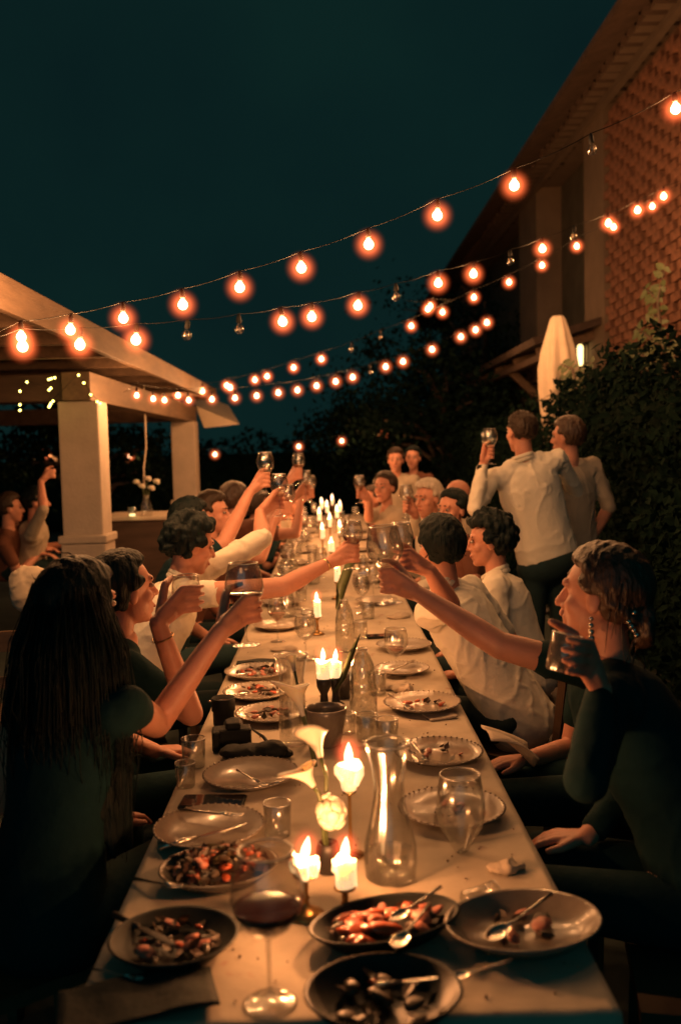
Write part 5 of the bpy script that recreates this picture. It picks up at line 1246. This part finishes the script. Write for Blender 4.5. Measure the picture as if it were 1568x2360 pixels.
tumbler(T(1072, 2088), 'clear tumbler lying on its side past the oval dish', norm(V(1, .35, .12)), s=.85)
wineglass(T(690, 1290), 'wine glass standing just behind the reaching forearm', 'W', None)
wineglass(T(668, 1318), 'wine glass standing in front of the curly haired guest', 'W', W_ROSE)
wineglass(T(650, 1400), 'wine glass with a little rose before the long carafe', 'L', W_ROSE)
wineglass(T(705, 1520), 'empty wine glass standing behind the flared vase', 'L', None)
tumbler(T(868, 1600), 'ridged tumbler between the embossed bottle and beaded plate', cut=True)
tumbler(T(800, 1690), 'little clear glass right behind the grey stoneware pot', s=.8, water=True)
wineglass(T(640, 1478), 'wine glass standing below the hand of the long haired woman', 'W', W_ROSE)
wineglass(T(860, 1382), 'wine glass just under the large outstretched glass', 'W', None)
tumbler(T(710, 1440), 'ridged tumbler next to the single candle', cut=True)
carafe(838, 1352, .85, 'embossed glass bottle under the reaching hand', 'cut_glass', domed, False)
carafe(700, 1268, .85, 'embossed glass bottle near the white rolled sleeve', 'cut_glass', domed, False)
wineglass(T(740, 1330), 'slim wine glass in front of the smallest carafe', 'W', W_RED_LOW)
tumbler(T(830, 1470), 'ridged tumbler beyond the embossed bottle', cut=True)
tumbler(T(848, 1425), 'ridged tumbler in the middle of the table', cut=True)
wineglass(T(832, 1400), 'wine glass beside the broad green leaf', 'L', W_RED_LOW)
gk = random.Random(9)
for i in range(30):
    y = 5.2 + i * .26 + gk.uniform(-.1, .1); x = gk.choice((-1, 1)) * gk.uniform(.10, .36)
    if i % 3 == 2: tumbler((x, y, TZ + .001), 'ridged water tumbler among the far settings', cut=True, group='tumblers on the far half of the table')
    else: wineglass((x, y, TZ + .001), 'wine glass among the far settings', 'W', (None, W_RED, W_ROSE)[i % 3] if i % 2 else None, group='wine glasses on the far half of the table')

# ------------------------------------------------------------------ camera, phones, napkins
cb = T(535, 1722); a = math.radians(8); Rc = np.array([[math.cos(a), -math.sin(a), 0], [math.sin(a), math.cos(a), 0], [0, 0, 1]])
cm_ = empty('photo_camera', cb, Rc @ np.diag([.80, 1.0, .72]), label='black camera with lens cap and strap lying on the cloth', cat='camera')
bevelled(obj('body', [box((0, 0, .045), (.150, .062, .090)), box((-.062, -.018, .045), (.032, .060, .088))], 'camera_black', cm_, False), .010, 3)
bevelled(obj('viewfinder', [box((.005, .0, .103), (.058, .058, .030))], 'camera_black', cm_, False), .008, 3)
obj('lens', [xf(lathe([(1e-4, 0), (.036, 0), (.038, .03), (.041, .034), (.041, .075), (.038, .078), (.034, .060), (1e-4, .058)], 28, False), frame(V(0, 1, 0.08)), (.01, .028, .048))], 'camera_black', cm_)
obj('strap', [tube([(.078, 0, .075), (.12, -.03, .05), (.15, -.07, .012), (.11, -.10, .006), (.05, -.09, .008), (.02, -.11, .005)], [.004, .007, .008, .008, .008, .007], 6)], 'camera_black', cm_)
v_, f_ = sculpt([ell((0, 0, .022), np.diag([.095, .045, .026]), 16, 8), ell((.05, -.012, .030), np.diag([.055, .038, .030]), 14, 8), ell((-.06, .01, .020), np.diag([.05, .04, .022]), 14, 8), ell((.085, .0, .014), np.diag([.035, .025, .014]), 12, 6)], .006, 2, folds(12, .010, 55))
v_[:, 2] = np.maximum(v_[:, 2], .002)
obj('camera_bag', (v_, f_), 'camera_black', loc=T(585, 1748), label='slouched black camera bag beside the camera', cat='bag')
lb = T(516, 1672)
ln = empty('camera_lens', lb, label='detached black lens standing behind the camera', cat='lens')
obj('barrel', [lathe([(1e-4, 0), (.034, 0), (.036, .010), (.036, .05), (.040, .054), (.040, .095), (.037, .098), (.033, .085), (1e-4, .084)], 28, False)], 'camera_black', ln)
obj('front_glass', [ell((0, 0, .084), np.diag([.032, .032, .006]), 18, 6)], 'lens_glass', ln)
def phone(u, v, az, label, m='phone_black', s=1.0):
    b = T(u, v) + V(0, 0, .0055); c, q = math.cos(math.radians(az)), math.sin(math.radians(az))
    r_ = empty('phone', b, np.array([[c, -q, 0], [q, c, 0], [0, 0, 1]]) * s, label=label, cat='phone')
    bevelled(obj('case', [box((0, 0, 0), (.148, .073, .0085))], 'camera_black', r_, False), .003, 2); obj('screen', [box((0, 0, .0052), (.139, .066, .0012))], m, r_, False)
phone(490, 1853, -4, 'black phone lying face up between the two grey plates', s=1.15)
phone(878, 1468, 5, 'dark phone beside the half drunk wine glass')
phone(838, 1322, 70, 'phone with lit blue screen far up the table', 'screen_lit', .62)
def napkin(u, v, w, d, label, m='napkin', rot=0.0, seed=0, h=.008, loc=None):
    g_ = wave_noise(seed, 26, h); n = 16; v_ = []
    for j in range(n + 1):
        for i in range(n + 1): x, y = (i / n - .5) * w, (j / n - .5) * d; v_.append((x, y, 0))
    v_ = np.array(v_); v_[:, 2] = h + .004 + g_(v_ + seed); f_ = [(j * (n + 1) + i, j * (n + 1) + i + 1, (j + 1) * (n + 1) + i + 1, (j + 1) * (n + 1) + i) for j in range(n) for i in range(n)]
    lo = v_.copy(); lo[:, 2] = np.maximum(.0015, lo[:, 2] - .006); k = len(v_)
    f2 = [tuple(q + k for q in f[::-1]) for f in f_]
    bd = [i for i in range(n)] ; side = []
    for i in range(n):
        side += [(i + 1, i, i + k, i + 1 + k), (n * (n + 1) + i, n * (n + 1) + i + 1, n * (n + 1) + i + 1 + k, n * (n + 1) + i + k)]
        a_, b_ = i * (n + 1), (i + 1) * (n + 1); side += [(a_, b_, b_ + k, a_ + k)]
        a_, b_ = a_ + n, b_ + n; side += [(b_, a_, a_ + k, b_ + k)]
    c, q = math.cos(rot), math.sin(rot)
    return obj('napkin', xf((np.concatenate([v_, lo]), f_ + f2 + side), np.array([[c, -q, 0], [q, c, 0], [0, 0, 1]])), m, None, True, loc=T(u, v) if loc is None else loc, label=label, cat='napkin')
napkin(318, 2312, .26, .13, 'dark folded napkin on the near corner of the table', 'napkin_dark', .25, 3)
napkin(590, 1527, .17, .06, 'dark napkin folded beside the guests wrists', 'napkin_dark', .05, 4)
def crumple(u, v, w, d, h, label, seed):
    g = np.random.default_rng(seed)
    pr = [ell((g.uniform(-.3, .3) * w, g.uniform(-.3, .3) * d, h * .3), np.diag([w * g.uniform(.3, .5), d * g.uniform(.3, .5), h * g.uniform(.35, .7)]), 14, 8) for _ in range(4)]
    v_, f_ = sculpt(pr, .005, 1, folds(seed, .010, 60)); v_[:, 2] = np.maximum(v_[:, 2], .002)
    obj('napkin', (v_, f_), 'napkin', loc=T(u, v), label=label, cat='napkin')
crumple(905, 1590, .12, .08, .035, 'crumpled pale napkin behind the red smeared plate', 51)
crumple(655, 1500, .11, .07, .03, 'crumpled pale napkin near the flared vase', 52)
crumple(920, 1425, .11, .08, .035, 'crumpled pale napkin under the outstretched arm', 53)
crumple(1170, 2010, .09, .06, .022, 'small crumpled napkin near the scalloped plate', 54)
gc = np.random.default_rng(77); nc = 170
pc = np.stack([gc.uniform(TX0 + .03, TX1 - .03, nc), 1.5 + gc.uniform(0, 1, nc) ** 1.3 * 3.6, np.full(nc, TZ + .002)], 1)
obj('crumbs', [xf(ell((0, 0, 0), np.diag(gc.uniform(.0012, .0034, 3)), 6, 3), t=p_) for p_ in pc], 'shirt_brown', label='bread crumbs scattered over the near half of the cloth', cat='crumbs', kind='stuff')
napkin(1010, 1180 + 470, .10, .10, 'dark napkin tucked under the red smeared plate', 'napkin', .3, 6, .003)
# napkin hanging from the lap / cloth edge
hp0 = T(1105, 1700); nv = []
for j in range(13):
    for i in range(13):
        s_, t_ = i / 12, j / 12
        p_ = hp0 + V(.02 + .15 * s_, -.09 + .19 * t_, .02 - .02 * s_ - .07 * s_ * s_ + .022 * math.sin(t_ * 5 + s_ * 2) * (.4 + s_)); nv.append(p_ - hp0)
nv = np.array(nv); nf = [(j * 13 + i, j * 13 + i + 1, (j + 1) * 13 + i + 1, (j + 1) * 13 + i) for j in range(12) for i in range(12)]
o = obj('napkin', (nv, nf), 'napkin', loc=hp0, label='pale napkin slipping off the cloth edge onto a lap', cat='napkin'); sm = o.modifiers.new('thick', 'SOLIDIFY'); sm.thickness = .004

# ------------------------------------------------------------------ side table and odds and ends under the pergola
sb = P(330, 1188, 9.0)
st = empty('side_table', (sb[0], 9.0, 0), label='cloth topped side table between the two pillars', cat='table')
zt = sb[2]
bevelled(obj('tabletop', [box((0, .3, zt - .02), (.86, .8, .04))], 'canvas', st, False), .01)
bevelled(obj('cabinet', [box((0, .3, (zt - .045) / 2), (.80, .72, zt - .045))], 'dark_timber', st, False))
jb = P(305, 1189, 8.85); jb[2] = zt
jr = empty('candle_jar', jb, label='glass jar with a lit tea light on the side table', cat='candle')
obj('jar', [lathe([(1e-4, 0), (.035, 0), (.04, .005), (.04, .09), (.036, .092), (.036, .008), (1e-4, .008)], 18, False)], 'clear_glass', jr)
obj('tea_light', [lathe([(1e-4, .009), (.028, .009), (.028, .03), (1e-4, .03)], 16, False)], 'lantern_lit', jr)
fb_ = P(338, 1172, 9.0); fb_[2] = zt
fv = empty('flower_vase', fb_, label='vase of pale drooping flowers on the side table', cat='vase')
obj('vase', [lathe([(1e-4, 0), (.05, 0), (.055, .08), (.03, .17), (.035, .2), (.028, .198), (1e-4, .15)], 18, False)], 'clear_glass', fv)
for k, (dx, dz) in enumerate(((-.09, .33), (.02, .36), (.10, .33), (.05, .27), (-.04, .29))):
    obj('flower_stem', [tube([(0, 0, .1), (dx * .4, 0, dz * .8), (dx, 0, dz)], .004, 5)], 'stem_green', fv)
    obj('flower_head', [ell((dx, 0, dz), np.diag([.035, .03, .022]), 10, 6), ell((dx + .015, .01, dz - .015), np.diag([.02, .02, .018]), 8, 5)], 'lily_white', fv)
ct = P(335, 972, 9.0); cb_ = P(332, 1120, 9.0)
obj('hanging_cord', [tube([ct - cb_ + V(0, 0, .35), (ct - cb_) * .6 + V(.01, 0, 0), (ct - cb_) * .3 - V(.008, 0, 0), (0, 0, 0)], .009, 6)], 'canvas', loc=cb_, label='thin rope hanging down between the pillars', cat='rope')
# jacket over a chair back at the edge of the terrace
chair(-1.62, 4.35, 100, 'chair with a beige jacket over its back by the pergola')
jk = P(70, 1338, 4.4)
v_, f_ = sculpt([ell((0, 0, 0), np.diag([.17, .06, .12]), 16, 10), ell((-.06, -.02, -.08), np.diag([.10, .06, .16]), 14, 8), ell((.09, .02, -.05), np.diag([.07, .05, .14]), 14, 8)], .014, 3, folds(8, .012, 20)); v_ = v_ * .62
obj('jacket', (v_, f_), 'shirt_beige', loc=jk, label='beige jacket hung over a chair near the frame edge', cat='jacket')
